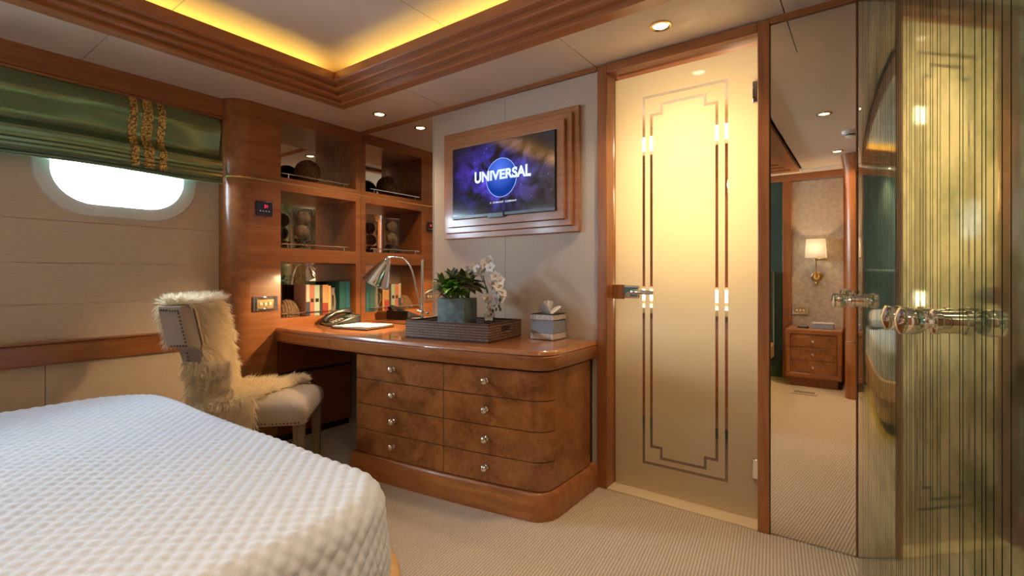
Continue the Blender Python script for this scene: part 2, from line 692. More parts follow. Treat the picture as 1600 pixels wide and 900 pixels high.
# ---- TV wall (y = 0): linen panels between mirror and door
wb = struct('wall_back', MB().box(-0.3, 1.95, 0.004, 0.10, -0.05, 2.5).box(2.745, 4.2, 0.012, 0.10, -0.05, 2.5).box(1.95, 2.745, 0.004, 0.10, 2.12, 2.5), 'fabric_wall')
obj('panel', MB().box(0.763, 1.3525, 0.0, 0.004, 0.0, 2.135), 'fabric_wall', wb)
obj('panel', MB().box(1.3545, 1.95, 0.0, 0.004, 0.0, 2.135), 'fabric_wall', wb)
struct('trim_3', MB().box(0.0, 1.95, -0.012, 0.004, 2.137, CEIL).box(2.745, 3.06, -0.012, 0.004, 2.137, CEIL), 'wood_x', bevel=0.002)

# ---- door frame and frosted glass door
dr = holder('door_1')
dr.location = (2.01, 0.0, 0.0)
ox = 2.01
obj('jamb', MB().box(1.952 - ox, 2.006 - ox, -0.012, 0.13, 0, 2.16), 'wood_z', dr, bevel=0.004)
obj('jamb', MB().box(2.698 - ox, 2.745 - ox, -0.012, 0.13, 0, 2.16), 'wood_z', dr, bevel=0.004)
obj('door_head', MB().box(2.006 - ox, 2.698 - ox, -0.012, 0.13, 2.113, 2.16), 'wood_x', dr, bevel=0.003)
obj('door_stop', MB().box(2.006 - ox, 2.012 - ox, 0.095, 0.13, 0, 2.11), 'wood_z', dr)
obj('threshold', MB().box(2.006 - ox, 2.698 - ox, -0.01, 0.20, -0.01, 0.006), pmat('pale_stone', (0.60, 0.48, 0.30), 0.35), dr)
DY0, DY1 = 0.080, 0.090
gx0, gx1, gz0, gz1 = 2.012, 2.694, 0.012, 2.098
LW = 0.0065
# the etched border is two stepped rectangles of clear glass
OUT = [(2.165, 0.148), (2.555, 0.148), (2.555, 1.976), (2.165, 1.976)]
INN = [(2.204, 0.2335), (2.254, 0.2335), (2.254, 0.184), (2.462, 0.184), (2.462, 0.2335), (2.513, 0.2335),
       (2.513, 1.883), (2.462, 1.883), (2.462, 1.930), (2.254, 1.930), (2.254, 1.883), (2.204, 1.883)]


def seg_rects(loop):
    rs = []
    for i, (a, b) in enumerate(loop):
        c, d = loop[(i + 1) % len(loop)]
        rs.append((min(a, c) - LW, max(a, c) + LW, min(b, d) - LW, max(b, d) + LW))
    return rs


RS = seg_rects(OUT) + seg_rects(INN)
xs = sorted({gx0, gx1} | {round(v, 5) for r in RS for v in r[:2]})
zz = sorted({gz0, gz1} | {round(v, 5) for r in RS for v in r[2:]})
fro, cle = MB(), MB()
for i in range(len(xs) - 1):
    for j in range(len(zz) - 1):
        mx_, mz_ = (xs[i] + xs[i + 1]) / 2, (zz[j] + zz[j + 1]) / 2
        isline = any(r[0] < mx_ < r[1] and r[2] < mz_ < r[3] for r in RS)
        q = [(xs[i] - ox, DY0, zz[j]), (xs[i + 1] - ox, DY0, zz[j]), (xs[i + 1] - ox, DY0, zz[j + 1]), (xs[i] - ox, DY0, zz[j + 1])]
        (cle if isline else fro).add(q, [(0, 1, 2, 3)])
# clear body of the pane (edges and rear face) plus the frosted front face
body = MB()
body.cur = 1
x0_, x1_ = gx0 - ox, gx1 - ox
body.add([(x0_, DY0, gz0), (x1_, DY0, gz0), (x1_, DY0, gz1), (x0_, DY0, gz1), (x0_, DY1, gz0), (x1_, DY1, gz0), (x1_, DY1, gz1), (x0_, DY1, gz1)],
         [(4, 7, 6, 5), (0, 4, 5, 1), (1, 5, 6, 2), (2, 6, 7, 3), (3, 7, 4, 0)])
body.cur = 0
body.add(fro.v, fro.f)
gd = obj('frosted_pane', body, ['frosted', 'glass'], dr)
obj('clear_border_line', cle, 'glass', gd)
for z0, z1 in ((1.845, 1.94), (0.19, 0.275)):
    obj('hinge', MB().box(2.664 - ox, 2.697 - ox, DY0 - 0.012, DY1 + 0.012, z0, z1), 'chrome', dr, bevel=0.003)
hd = obj('lock_body', MB().prism([(2.008 - ox, DY0 - 0.022), (2.15 - ox, DY0 - 0.022), (2.15 - ox, DY0), (2.008 - ox, DY0)], 0.968, 1.036), 'chrome', dr, bevel=0.010, seg=3)
obj('cylinder_cover', MB().box(2.006 - ox, 2.07 - ox, DY0 - 0.024, DY0 - 0.001, 0.966, 1.038), 'wood_z', hd, bevel=0.003)
obj('lever', MB().tube([(2.125 - ox, DY0 - 0.02, 1.003), (2.125 - ox, DY0 - 0.055, 1.003), (2.15 - ox, DY0 - 0.062, 1.003), (2.215 - ox, DY0 - 0.06, 1.002), (2.235 - ox, DY0 - 0.058, 1.001)], [0.011, 0.011, 0.012, 0.011, 0.009], 12), 'chrome', hd, smooth=True)
obj('keyhole', MB().lathe([(0.012, 0), (0.012, 0.004)], (2.09 - ox, DY0 - 0.022, 0.99), (0, -1, 0), 16), 'brass', hd)

# ---- bathroom behind the frosted door
bath = pmat('bath_wall', (0.20, 0.11, 0.045), 0.5)
wb2 = struct('wall_bathroom', MB().box(1.3, 3.6, 1.6, 1.7, 0, 2.4).box(1.2, 1.3, 0.1, 1.7, 0, 2.4).box(3.6, 3.7, 0.1, 1.7, 0, 2.4).box(1.2, 3.7, 0.1, 1.7, 2.3, 2.4), bath)
t = thing('vanity_light', 'twin globe wall light glowing behind the frosted glass door', 'lamp', (2.46, 1.42, 1.72))
obj('back_plate', MB().box(-0.2, 0.2, 0.0, 0.04, -0.05, 0.05), 'chrome', t, bevel=0.004)
for dx in (-0.12, 0.12):
    obj('globe', MB().ball((dx, -0.07, 0), 0.06, 16), 'bulb', t, smooth=True)
t = thing('lit_mirror_cabinet', 'bathroom mirror cabinet with light strips above and below, behind the frosted door', 'cabinet', (2.30, 1.52, 1.5))
obj('body', MB().box(-0.8, 0.8, -0.06, 0.07, -0.5, 0.54), 'wood_dark', t)
obj('light_strip', MB().box(-0.8, 0.8, -0.07, -0.03, 0.58, 0.68), 'bulb', t)
obj('light_strip', MB().box(-0.8, 0.8, -0.07, -0.03, -0.61, -0.52), 'bulb', t)
t = thing('vanity_cabinet', 'dark wooden vanity standing behind the frosted glass door', 'cabinet', (2.3, 1.35, 0))
obj('body', MB().box(-0.9, 0.9, -0.25, 0.24, 0.08, 0.82), 'wood_x', t)
obj('counter', MB().box(-0.92, 0.92, -0.28, 0.24, 0.82, 0.86), pmat('cream_marble', (0.62, 0.50, 0.33), 0.2), t)
light('bath_lamp_upper', 'POINT', (2.42, 0.55, 1.52), L_BATH, (1.0, 0.64, 0.24), shadow_soft_size=0.10)
light('bath_lamp_ceiling', 'SPOT', (2.42, 0.60, 2.26), L_BATH * 0.7, (1.0, 0.64, 0.24), spot_size=radians(150), spot_blend=0.8, shadow_soft_size=0.08)

# ---- ceiling: soffit panels round a recessed cove
CX0, CX1, CY0, CY1 = 0.40, 2.52, -3.36, -0.43
G = 0.0015
ce = struct('ceiling', MB().box(-0.3, 4.2, -4.0, CY0 - 0.004, CEIL + 0.012, CEIL + 0.06).box(-0.3, 4.2, CY1 + 0.004, 0.1, CEIL + 0.012, CEIL + 0.06)
            .box(-0.3, CX0 - 0.004, CY0, CY1, CEIL + 0.012, CEIL + 0.06).box(CX1 + 0.004, 4.2, CY0, CY1, CEIL + 0.012, CEIL + 0.06), 'dark')


def cpanel(x0, x1, y0, y1, z=CEIL, t=0.012):
    obj('panel', MB().box(x0 + G, x1 - G, y0 + G, y1 - G, z, z + t), 'ceil', ce, bevel=0.0015, seg=1)


for x0, x1 in ((-0.2, 0.905), (0.905, 1.94), (1.94, 2.80), (2.80, 4.1)):
    cpanel(x0, x1, CY1, 0.05)
for y0, y1 in ((-3.3, -2.45), (-2.45, -1.59), (-1.59, -0.43)):
    cpanel(-0.2, CX0, y0, y1)
for y0, y1 in ((-3.0, -1.75), (-1.75, -1.05), (-1.05, -0.43)):
    cpanel(CX1, 4.1, y0, y1)
for x0, x1 in ((-0.2, 1.3), (1.3, CX1)):
    cpanel(x0, x1, -3.7, CY0)
cpanel(CX1, 4.1, -3.7, -3.0)
ZT = 2.305
for x0, x1 in ((CX0 - 0.05, 1.40), (1.40, CX1 + 0.05)):
    for y0, y1 in ((CY0 - 0.05, -2.40), (-2.40, -1.40), (-1.40, CY1 + 0.05)):
        cpanel(x0, x1, y0, y1, ZT)
obj('recess_side', MB().box(CX0 - 0.02, CX0 - 0.004, CY0, CY1, CEIL, ZT).box(CX1 + 0.004, CX1 + 0.02, CY0, CY1, CEIL, ZT)
    .box(CX0, CX1, CY0 - 0.02, CY0 - 0.004, CEIL, ZT).box(CX0, CX1, CY1 + 0.004, CY1 + 0.02, CEIL, ZT), 'ceil', ce)
struct('ceiling_upper', MB().box(0.2, 2.8, -3.6, -0.2, ZT + 0.014, ZT + 0.05), 'dark')
# stepped cherry moulding swept round the cove
pr = [(0.0, 0.02), (0.0, -0.030), (0.060, -0.030), (0.066, -0.024), (0.066, -0.008), (0.108, -0.008), (0.114, -0.002), (0.114, 0.014),
      (0.156, 0.014), (0.162, 0.020), (0.162, 0.036), (0.196, 0.036), (0.202, 0.042), (0.202, 0.088), (0.185, 0.088), (0.185, 0.05), (0.0, 0.05)]
tr4 = holder('trim_4')
cs = [(CX0, CY1), (CX1, CY1), (CX1, CY0), (CX0, CY0)]
dg_ = [(1, -1), (-1, -1), (-1, 1), (1, 1)]
for i in range(4):
    j = (i + 1) % 4
    path = [((cs[k][0], cs[k][1], CEIL), (dg_[k][0], dg_[k][1], 0), (0, 0, 1)) for k in (i, j)]
    obj('moulding', MB().sweep(pr, path), 'wood_trim_x' if i % 2 == 0 else 'wood_trim_y', tr4)
# LED strips lying on the ledge behind the moulding
led = thing('cove_light', 'hidden yellow light strip around the recessed ceiling', 'light', (1.46, -1.9, CEIL + 0.05))
for (x0, x1, y0, y1) in ((CX0 + 0.22, CX1 - 0.22, CY1 - 0.10, CY1 - 0.085), (CX0 + 0.22, CX1 - 0.22, CY0 + 0.085, CY0 + 0.10),
                         (CX0 + 0.085, CX0 + 0.10, CY0 + 0.22, CY1 - 0.22), (CX1 - 0.10, CX1 - 0.085, CY0 + 0.22, CY1 - 0.22)):
    obj('light_strip', MB().box(x0 - 1.46, x1 - 1.46, y0 + 1.9, y1 + 1.9, 0.001, 0.011), 'cove_led', led)

# ---- wall behind the bed (seen in the mirrors) and the right side of the cabin
wf = struct('wall_front', MB().box(-0.3, 4.2, -3.76, -3.66, -0.05, 2.5), 'fabric_wall')
obj('panel', MB().box(2.42, 2.872, -3.66, -3.648, 0.05, 2.08), 'silk_wall', wf)
obj('stile', MB().box(2.335, 2.42, -3.66, -3.628, 0, 2.10), 'wood_z', wf, bevel=0.004)
obj('stile', MB().box(2.872, 2.93, -3.66, -3.628, 0, 2.10), 'wood_z', wf, bevel=0.004)
obj('rail', MB().box(-0.15, 2.95, -3.66, -3.625, 2.095, CEIL), 'wood_x', wf, bevel=0.004)
obj('velvet_panel', MB().box(0.3, 2.335, -3.66, -3.64, 0.0, 2.095), 'green_velvet', wf)
struct('wall_right', MB().box(3.70, 3.80, -3.7, 0.05, -0.05, 2.5), 'fabric_wall')
struct('wall_partition', MB().box(2.93, 3.70, -3.66, -3.0, 0, CEIL), 'wood_z')
post = holder('trim_5')
post.location = (2.975, -2.985, 0)
obj('column', MB().lathe([(0.066, 0), (0.066, 0.50)], (0, 0, 0), n=28), 'wood_z', post, smooth=True)
obj('chrome_ring', MB().lathe([(0.064, 0.50), (0.068, 0.502), (0.068, 0.508), (0.064, 0.51)], n=28), 'chrome', post, smooth=True)
obj('column', MB().lathe([(0.062, 0.51), (0.058, 1.2), (0.060, 1.85), (0.075, 2.02), (0.10, 2.155), (0.10, 2.16)], n=28), 'wood_z', post, smooth=True)

# ================================================================= BUILT-IN BOOKCASE (face at x = 0)
NY0, NY1 = -0.62, -0.045
NZ = [(0.808, 1.175), (1.265, 1.638), (1.725, 2.087)]
bk = thing('bookcase', 'built-in cherry bookcase with three mirror-backed niches, in the corner by the desk', 'bookcase', (0, -0.45, 0))
by = 0.45


def bob(name, mb, mat, parent=bk, **kw):
    for i, v in enumerate(mb.v):
        mb.v[i] = (v[0], v[1] + by, v[2])
    return obj(name, mb, mat, parent, **kw)


bob('face_panel', plate(rect(-0.815, -0.003, 0.735, CEIL), [rect(NY0, NY1, a, b) for a, b in NZ], lambda a, b, t: (-t, a, b), 0.02), 'wood_y')
for k, (z0, z1) in enumerate(NZ):
    li = bob('niche_lining', MB().box(-0.27, -0.02, NY0 - 0.012, NY0, z0, z1).box(-0.27, -0.02, NY1, NY1 + 0.012, z0, z1)
             .box(-0.27, -0.02, NY0 - 0.012, NY1 + 0.012, z0 - 0.012, z0).box(-0.27, -0.02, NY0 - 0.012, NY1 + 0.012, z1, z1 + 0.012), 'wood_y')
    bob('mirror_back', MB().box(-0.270, -0.262, NY0, NY1, z0, z1), 'mirror')
    gr = bob('gallery_rail', MB().tube([(-0.014, NY0 + 0.015, z0 + 0.030), (-0.014, NY1 - 0.055, z0 + 0.030)], 0.0035, 8)
             .tube([(-0.014, NY0 + 0.06, z0), (-0.014, NY0 + 0.06, z0 + 0.032)], 0.004, 8)
             .tube([(-0.014, NY1 - 0.09, z0), (-0.014, NY1 - 0.09, z0 + 0.032)], 0.004, 8), 'chrome', smooth=True)
# rounded pilaster at the hull end
pil = [(0.0, -0.815)]
for k in range(13):
    a = pi / 2 * k / 12
    pil.append((-0.115 + 0.115 * cos(a), -0.815 - 0.115 * sin(a)))
pil += [(-0.15, -0.93), (-0.15, -0.815)]
bob('pilaster', MB().prism(pil[::-1], 0.0, CEIL), 'wood_y', smooth=True)
# metal inlay that runs round the pilaster and across the face
off = [(p[0] + 0.0015, p[1]) for p in pil[:1]] + [(-0.115 + 0.1165 * cos(pi / 2 * k / 12), -0.815 - 0.1165 * sin(pi / 2 * k / 12)) for k in range(13)]
path = [((0.0015, -0.003, 1.688), (0, 0, 1), (1, 0, 0))] + [((p[0], p[1], 1.688), (0, 0, 1), (1, 0, 0)) for p in off]
bob('metal_inlay', MB().sweep([(-0.005, -0.0015), (0.005, -0.0015), (0.005, 0.0), (-0.005, 0.0)], path), 'brass')
# lower part beside the kneehole: two broad drawer fronts over a dark plinth
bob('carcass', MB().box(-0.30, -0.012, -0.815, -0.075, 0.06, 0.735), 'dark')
bob('lower_panel', MB().box(-0.012, 0.0, -0.815, -0.64, 0.05, 0.735), 'wood_y')
bob('drawer', MB().box(-0.012, 0.004, -0.632, -0.09, 0.455, 0.65), 'wood_dark', bevel=0.002)
bob('drawer', MB().box(-0.012, 0.004, -0.632, -0.09, 0.050, 0.435), 'wood_dark', bevel=0.002)
bob('plinth', MB().box(-0.10, -0.02, -0.815, -0.09, 0.0, 0.05), 'dark')


def thermostat():
    """black touch panel; digits are red"""
    p = thing('thermostat', 'small black touch thermostat with red digits on the wood beside the middle niche', 'thermostat', (0.0, -0.729, 1.508))
    obj('glass_face', MB().box(0.0, 0.009, -0.052, 0.052, -0.044, 0.044), 'black', p, bevel=0.003)
    m = text_mesh('21', 0.026)
    m.transform(Matrix(((0, 0, 1, 0.0098), (1, 0, 0, 0.010), (0, 1, 0, 0.013), (0, 0, 0, 1))))
    obj('red_digits', m, 'red_digit', p)
    mb = MB()
    for k in range(4):
        mb.box(0.009, 0.0095, -0.030 + k * 0.018, -0.022 + k * 0.018, -0.020, -0.014)
    obj('touch_marks', mb, 'white_plastic', p)
    return p


thermostat()


def switch_plate(label, loc, rz):
    p = thing('switch_plate', label, 'switch', loc, rz)
    obj('plate', MB().box(-0.075, 0.075, -0.004, 0, -0.046, 0.046), 'chrome', p, bevel=0.003)
    obj('rim', MB().box(-0.075, -0.055, -0.016, -0.004, -0.046, 0.046).box(0.055, 0.075, -0.016, -0.004, -0.046, 0.046)
        .box(-0.055, 0.055, -0.016, -0.004, 0.028, 0.046).box(-0.055, 0.055, -0.016, -0.004, -0.046, -0.028), 'chrome', p, bevel=0.004)
    obj('insert', MB().box(-0.055, 0.055, -0.007, -0.004, -0.028, 0.028), 'brass', p)
    for k in (-1, 0, 1):
        obj('button', MB().box(k * 0.03 - 0.009, k * 0.03 + 0.009, -0.012, -0.007, -0.010, 0.010), 'white_plastic', p, bevel=0.002)
    return p


switch_plate('chrome switch plate with three white buttons on the wood above the chair', (0.0, -0.722, 0.908), pi / 2)
switch_plate('chrome switch plate on the patterned wall above the nightstand', (2.50, -3.648, 0.725), pi)

# ================================================================= MIRRORS
t = thing('wall_mirror', 'frameless mirror between the bookcase corner and the linen wall', 'mirror', (0.381, 0.0, 1.43))
obj('glass', MB().box(-0.379, 0.379, -0.002, 0.004, -0.70, 0.705), 'mirror', t)
obj('polished_edge', MB().box(0.379, 0.382, -0.004, 0.004, -0.70, 0.705), 'white_plastic', t)
t = thing('tall_mirror', 'floor-to-ceiling mirror between the door post and the ribbed green doors', 'mirror', (2.893, 0.0, 0.0))
obj('glass', MB().box(-0.146, 0.146, 0.0, 0.010, 0.004, 2.135), 'mirror', t)
obj('edge_strip', MB().box(0.146, 0.150, -0.002, 0.010, 0.0, 2.135), 'wood_dark', t)

# ================================================================= DESK TOP AND CHEST
DH = 0.75


def yf(x):
    return -0.655 - 0.03 * x + 0.058 * x * x


def front_path(x0, inset=0.0, r=0.11, xe=1.955, n=26, back=-0.012):
    """front outline from x0 to the right wall corner, rounded, moved inwards by inset"""
    p = []
    xr = xe - r
    for i in range(n + 1):
        x = x0 + (xr - x0) * i / n
        p.append(Vector((x, yf(x))))
    c = Vector((xr, yf(xr) + r))
    for k in range(1, 11):
        a = -pi / 2 + pi / 2 * k / 10
        p.append(c + Vector((cos(a), sin(a))) * r)
    for k in range(1, 9):
        p.append(Vector((xe, c.y + (back - c.y) * k / 8)))
    q = []
    for i, v in enumerate(p):
        d = (p[min(i + 1, len(p) - 1)] - p[max(i - 1, 0)]).normalized()
        nrm = Vector((-d.y, d.x))
        q.append(v + nrm * inset)
    return q


dt = thing('desk', 'long curved cherry desk top with rounded corner under the screen', 'desk', (1.0, 0, 0))


def dob(name, mb, mat, parent, ox=1.0, **kw):
    for i, v in enumerate(mb.v):
        mb.v[i] = (v[0] - ox, v[1], v[2])
    return obj(name, mb, mat, parent, **kw)


mb = MB()
prof = [(0.020, 0.660), (0.004, 0.664), (0.0, 0.674), (0.0, 0.722), (0.004, 0.726), (0.0, 0.731), (0.003, 0.742), (0.012, 0.75)]
rings = []
for ins, z in prof:
    rings.append([(p.x, p.y, z) for p in front_path(0.003, ins)])
mb.grid(rings)
topl = [(p[0], p[1], 0.75) for p in rings[-1]]
mb.add(topl + [(0.003, -0.012, 0.75)], [tuple(range(len(topl) + 1))])
botl = [(p[0], p[1], 0.66) for p in rings[0]]
mb.add(botl + [(0.003, -0.012, 0.66)], [tuple(range(len(botl), -1, -1))])
dob('slab', mb, 'wood_desk', dt, smooth=True)


def skin(path, i0, i1, z0, z1, out=0.012):
    """a drawer front that follows the outline between two path indices"""
    pts = path[i0:i1 + 1]
    q = []
    for i, v in enumerate(pts):
        d = (pts[min(i + 1, len(pts) - 1)] - pts[max(i - 1, 0)]).normalized()
        q.append(v + Vector((d.y, -d.x)) * out)
    loop = [(p.x, p.y) for p in q] + [(p.x, p.y) for p in reversed(pts)]
    return MB().prism(loop, z0, z1)


fp0 = front_path(0.0, 0.0, n=60)
i_a, i_b = 2, 19
dw = dob('pencil_drawer', skin(fp0, i_a, i_b, 0.678, 0.716, 0.003), 'wood_x', dt)

ch = thing('drawer_chest', 'curved burl drawer chest with eight drawers under the desk top', 'chest of drawers', (1.4, 0, 0))
pb = front_path(0.80, 0.030, n=26)
loop = [(p.x, p.y) for p in pb] + [(0.80, -0.012)]
dob('carcass', MB().prism(loop, 0.115, 0.66), 'dark', ch, 1.4)
pp = front_path(0.775, -0.004, n=26)
ring = []
for ins, z in ((-0.004, 0.0), (-0.004, 0.090), (0.002, 0.100), (0.002, 0.107), (0.012, 0.119), (0.03, 0.122)):
    ring.append([(p.x, p.y, z) for p in front_path(0.775, ins, n=26)])
mb = MB().grid(ring)
a = ring[-1]
mb.add(a + [(0.775, -0.012, 0.122)], [tuple(range(len(a) + 1))])
b = [(p[0], p[1], p[2]) for p in (ring[0][0], (0.775, -0.012, 0.0), (0.775, -0.012, 0.122), ring[-1][0])]
mb.add(b, [(0, 1, 2, 3)])
dob('plinth', mb, 'wood_x', ch, 1.4, smooth=True)
n26 = 26
xs_ = [p.x for p in pb]
i_split = min(range(27), key=lambda i: abs(xs_[i] - 1.381))
i_end = 26 + 10
rows_z = [(0.126, 0.251), (0.255, 0.386), (0.390, 0.523), (0.527, 0.654)]
for c, (i0, i1) in enumerate(((0, i_split), (i_split, i_end))):
    pth = [Vector(p) for p in pb]
    if c == 0:
        pth[i1] = pth[i1] - Vector((0.002, 0))
    else:
        pth[i0] = pth[i0] + Vector((0.002, 0))
    for (z0, z1) in rows_z:
        d = dob('drawer', skin(pth, i0, i1, z0, z1), 'burl', ch, 1.4, smooth=True)
        kx = 1.075 if c == 0 else 1.655
        j = min(range(len(pb)), key=lambda i: abs(pb[i].x - kx) + (10 if i > 26 else 0))
        dd = (pb[j + 1] - pb[j - 1]).normalized()
        nn = Vector((dd.y, -dd.x, 0))
        base = Vector((pb[j].x, pb[j].y, (z0 + z1) / 2 + 0.006)) + nn * 0.012
        kb = MB().lathe([(0.011, 0), (0.011, 0.003), (0.005, 0.006), (0.005, 0.012), (0.012, 0.016), (0.0165, 0.023), (0.0165, 0.029), (0.011, 0.036), (0.003, 0.038)], base, nn, 14)
        kk = dob('knob', kb, 'chrome', d, 1.4, smooth=True)
sp = skin([Vector((p.x, p.y)) for p in pb], i_end, len(pb) - 2, 0.126, 0.654)
dob('side_panel', sp, 'burl', ch, 1.4)

# ================================================================= SCREEN AND ITS STEPPED FRAME
FX0, FX1, FZ0, FZ1 = 0.878, 1.853, 1.316, 1.982
SX0, SX1, SZ0, SZ1 = 0.995, 1.735, 1.432, 1.864
fcx, fcz = (FX0 + FX1) / 2, (FZ0 + FZ1) / 2
fr = thing('screen_frame', 'stepped cherry picture frame around the screen on the linen wall', 'frame', (fcx, 0, fcz))
steps = [(0.0, 0.020), (0.034, 0.040), (0.068, 0.058)]
for k, (ins, dep) in enumerate(steps):
    nxt = steps[k + 1][0] if k < 2 else None
    o = rect(FX0 + ins - fcx, FX1 - ins - fcx, FZ0 + ins - fcz, FZ1 - ins - fcz)
    hx0, hx1, hz0, hz1 = SX0 - 0.001 - fcx, SX1 + 0.001 - fcx, SZ0 - 0.001 - fcz, SZ1 + 0.001 - fcz
    obj('frame_step', plate(o, [rect(hx0, hx1, hz0, hz1)], lambda a, b, t, dep=dep: (a, -dep + t, b), dep - (steps[k - 1][1] if k else 0)), 'wood_frame', fr, bevel=0.004)

tv = thing('television', 'flat screen showing a blue planet and white lettering, mounted on the wall', 'television', ((SX0 + SX1) / 2, -0.06, (SZ0 + SZ1) / 2))
W2, H2 = (SX1 - SX0) / 2, (SZ1 - SZ0) / 2
obj('housing', MB().box(-W2, W2, -0.006, 0.05, -H2, H2), 'black', tv, bevel=0.002)


def screen_mat():
    m = bpy.data.materials.new('screen_picture')
    m.use_nodes = True
    n, l = m.node_tree.nodes, m.node_tree.links
    n.clear()
    o = n.new('ShaderNodeOutputMaterial')
    e = n.new('ShaderNodeEmission')
    g = n.new('ShaderNodeBsdfGlossy')
    g.inputs['Roughness'].default_value = 0.12
    g.inputs['Color'].default_value = (0.05, 0.05, 0.05, 1)
    ads = n.new('ShaderNodeAddShader')
    t = n.new('ShaderNodeTexCoord')

    def math_(op, a, b=None, c=None):
        x = n.new('ShaderNodeMath')
        x.operation = op
        for i, v in enumerate((a, b, c)):
            if v is None:
                continue
            if isinstance(v, (int, float)):
                x.inputs[i].default_value = v
            else:
                l.new(v, x.inputs[i])
        return x.outputs[0]

    def glow(cx, cz, sx, sz, rot=0.0):
        mp = n.new('ShaderNodeMapping')
        mp.vector_type = 'TEXTURE'
        mp.inputs['Location'].default_value = (cx, 0, cz)
        mp.inputs['Rotation'].default_value = (0, rot, 0)
        mp.inputs['Scale'].default_value = (sx, 1000, sz)
        l.new(t.outputs['Object'], mp.inputs['Vector'])
        ln = n.new('ShaderNodeVectorMath')
        ln.operation = 'LENGTH'
        l.new(mp.outputs['Vector'], ln.inputs[0])
        return math_('POWER', 2.718, math_('MULTIPLY', math_('MULTIPLY', ln.outputs['Value'], ln.outputs['Value']), -1.0))

    nz = n.new('ShaderNodeTexNoise')
    nz.inputs['Scale'].default_value = 9
    nz.inputs['Detail'].default_value = 7
    nz.inputs['Distortion'].default_value = 0.8
    l.new(t.outputs['Object'], nz.inputs['Vector'])
    cl = n.new('ShaderNodeMapRange')
    cl.inputs['From Min'].default_value = 0.40
    cl.inputs['From Max'].default_value = 0.72
    l.new(nz.outputs['Fac'], cl.inputs['Value'])
    neb = math_('MULTIPLY', glow(-0.02, 0.01, 0.22, 0.15), cl.outputs[0])
    vio = math_('MULTIPLY', glow(-0.12, 0.0, 0.20, 0.11, 0.5), cl.outputs[0])
    streak = math_('MULTIPLY', glow(0.20, 0.13, 0.30, 0.035, 0.42), math_('ADD', cl.outputs[0], 0.3))
    brown = math_('MULTIPLY', glow(0.22, -0.06, 0.25, 0.14), cl.outputs[0])
    vo = n.new('ShaderNodeTexVoronoi')
    vo.inputs['Scale'].default_value = 34
    l.new(t.outputs['Object'], vo.inputs['Vector'])
    star = math_('MULTIPLY', math_('LESS_THAN', vo.outputs['Distance'], 0.085), cl.outputs[0])
    acc = None
    for f, col in ((neb, (0.03, 0.06, 0.62)), (vio, (0.07, 0.015, 0.30)), (streak, (0.26, 0.13, 0.02)), (brown, (0.05, 0.03, 0.02)), (star, (0.35, 0.35, 0.55))):
        c = n.new('ShaderNodeCombineXYZ')
        for i, v in enumerate(col):
            l.new(math_('MULTIPLY', f, v), c.inputs[i])
        if acc is None:
            acc = c.outputs[0]
        else:
            a = n.new('ShaderNodeVectorMath')
            a.operation = 'ADD'
            l.new(acc, a.inputs[0])
            l.new(c.outputs[0], a.inputs[1])
            acc = a.outputs[0]
    a = n.new('ShaderNodeVectorMath')
    a.operation = 'ADD'
    a.inputs[1].default_value = (0.012, 0.008, 0.010)
    l.new(acc, a.inputs[0])
    l.new(a.outputs[0], e.inputs['Color'])
    e.inputs['Strength'].default_value = 1.0
    l.new(e.outputs[0], ads.inputs[0])
    l.new(g.outputs[0], ads.inputs[1])
    l.new(ads.outputs[0], o.inputs[0])
    return m


scn = obj('screen', MB().box(-W2 + 0.004, W2 - 0.004, -0.0075, -0.006, -H2 + 0.016, H2 - 0.004), screen_mat(), tv)


def radial(name, c0, c1, s):
    """planet: bright limb at the upper left"""
    m = bpy.data.materials.new(name)
    m.use_nodes = True
    n, l = m.node_tree.nodes, m.node_tree.links
    n.clear()
    o = n.new('ShaderNodeOutputMaterial')
    e = n.new('ShaderNodeEmission')
    t = n.new('ShaderNodeTexCoord')
    mp = n.new('ShaderNodeMapping')
    mp.vector_type = 'TEXTURE'
    mp.inputs['Location'].default_value = (0.0, 0, 0.05)
    mp.inputs['Scale'].default_value = (0.13, 10, 0.13)
    l.new(t.outputs['Object'], mp.inputs['Vector'])
    ln = n.new('ShaderNodeVectorMath')
    ln.operation = 'LENGTH'
    l.new(mp.outputs['Vector'], ln.inputs[0])
    r = n.new('ShaderNodeValToRGB')
    r.color_ramp.elements[0].color = (*c0, 1)
    r.color_ramp.elements[1].color = (*c1, 1)
    l.new(ln.outputs['Value'], r.inputs['Fac'])
    l.new(r.outputs['Color'], e.inputs['Color'])
    e.inputs['Strength'].default_value = s
    l.new(e.outputs[0], o.inputs[0])
    return m


gcx, gcz = 1.375 - (SX0 + SX1) / 2, 0.0
disc = [(gcx + 0.106 * cos(2 * pi * k / 48), gcz + 0.109 * sin(2 * pi * k / 48)) for k in range(48)]
obj('planet', plate(disc, [], lambda a, b, t: (a, -0.0078 - t, b), 0.0004), radial('planet_glow', (0.07, 0.15, 0.68), (0.006, 0.03, 0.22), 1.0), scn)
ringo = [(gcx + 0.110 * cos(2 * pi * k / 48), gcz + 0.113 * sin(2 * pi * k / 48)) for k in range(48)]
rin2 = [(gcx + 0.1065 * cos(2 * pi * k / 48), gcz + 0.1095 * sin(2 * pi * k / 48)) for k in range(48)]
obj('planet_rim', plate(ringo, [rin2], lambda a, b, t: (a, -0.0080 - t, b), 0.0004), emat('rim_glow', (0.35, 0.50, 1.0), 0.75), scn)
me = text_mesh('UNIVERSAL', 0.088, bold=0.0035)
xsv = [v.co.x for v in me.vertices]
wd = max(xsv) - min(xsv)
for v in me.vertices:
    u = v.co.x / (wd / 2)
    v.co.x = u * 0.202 * (1.0 + 0.06 * (1 - abs(u)))
    v.co.y = v.co.y * (0.84 + 0.22 * u * u) + 0.004
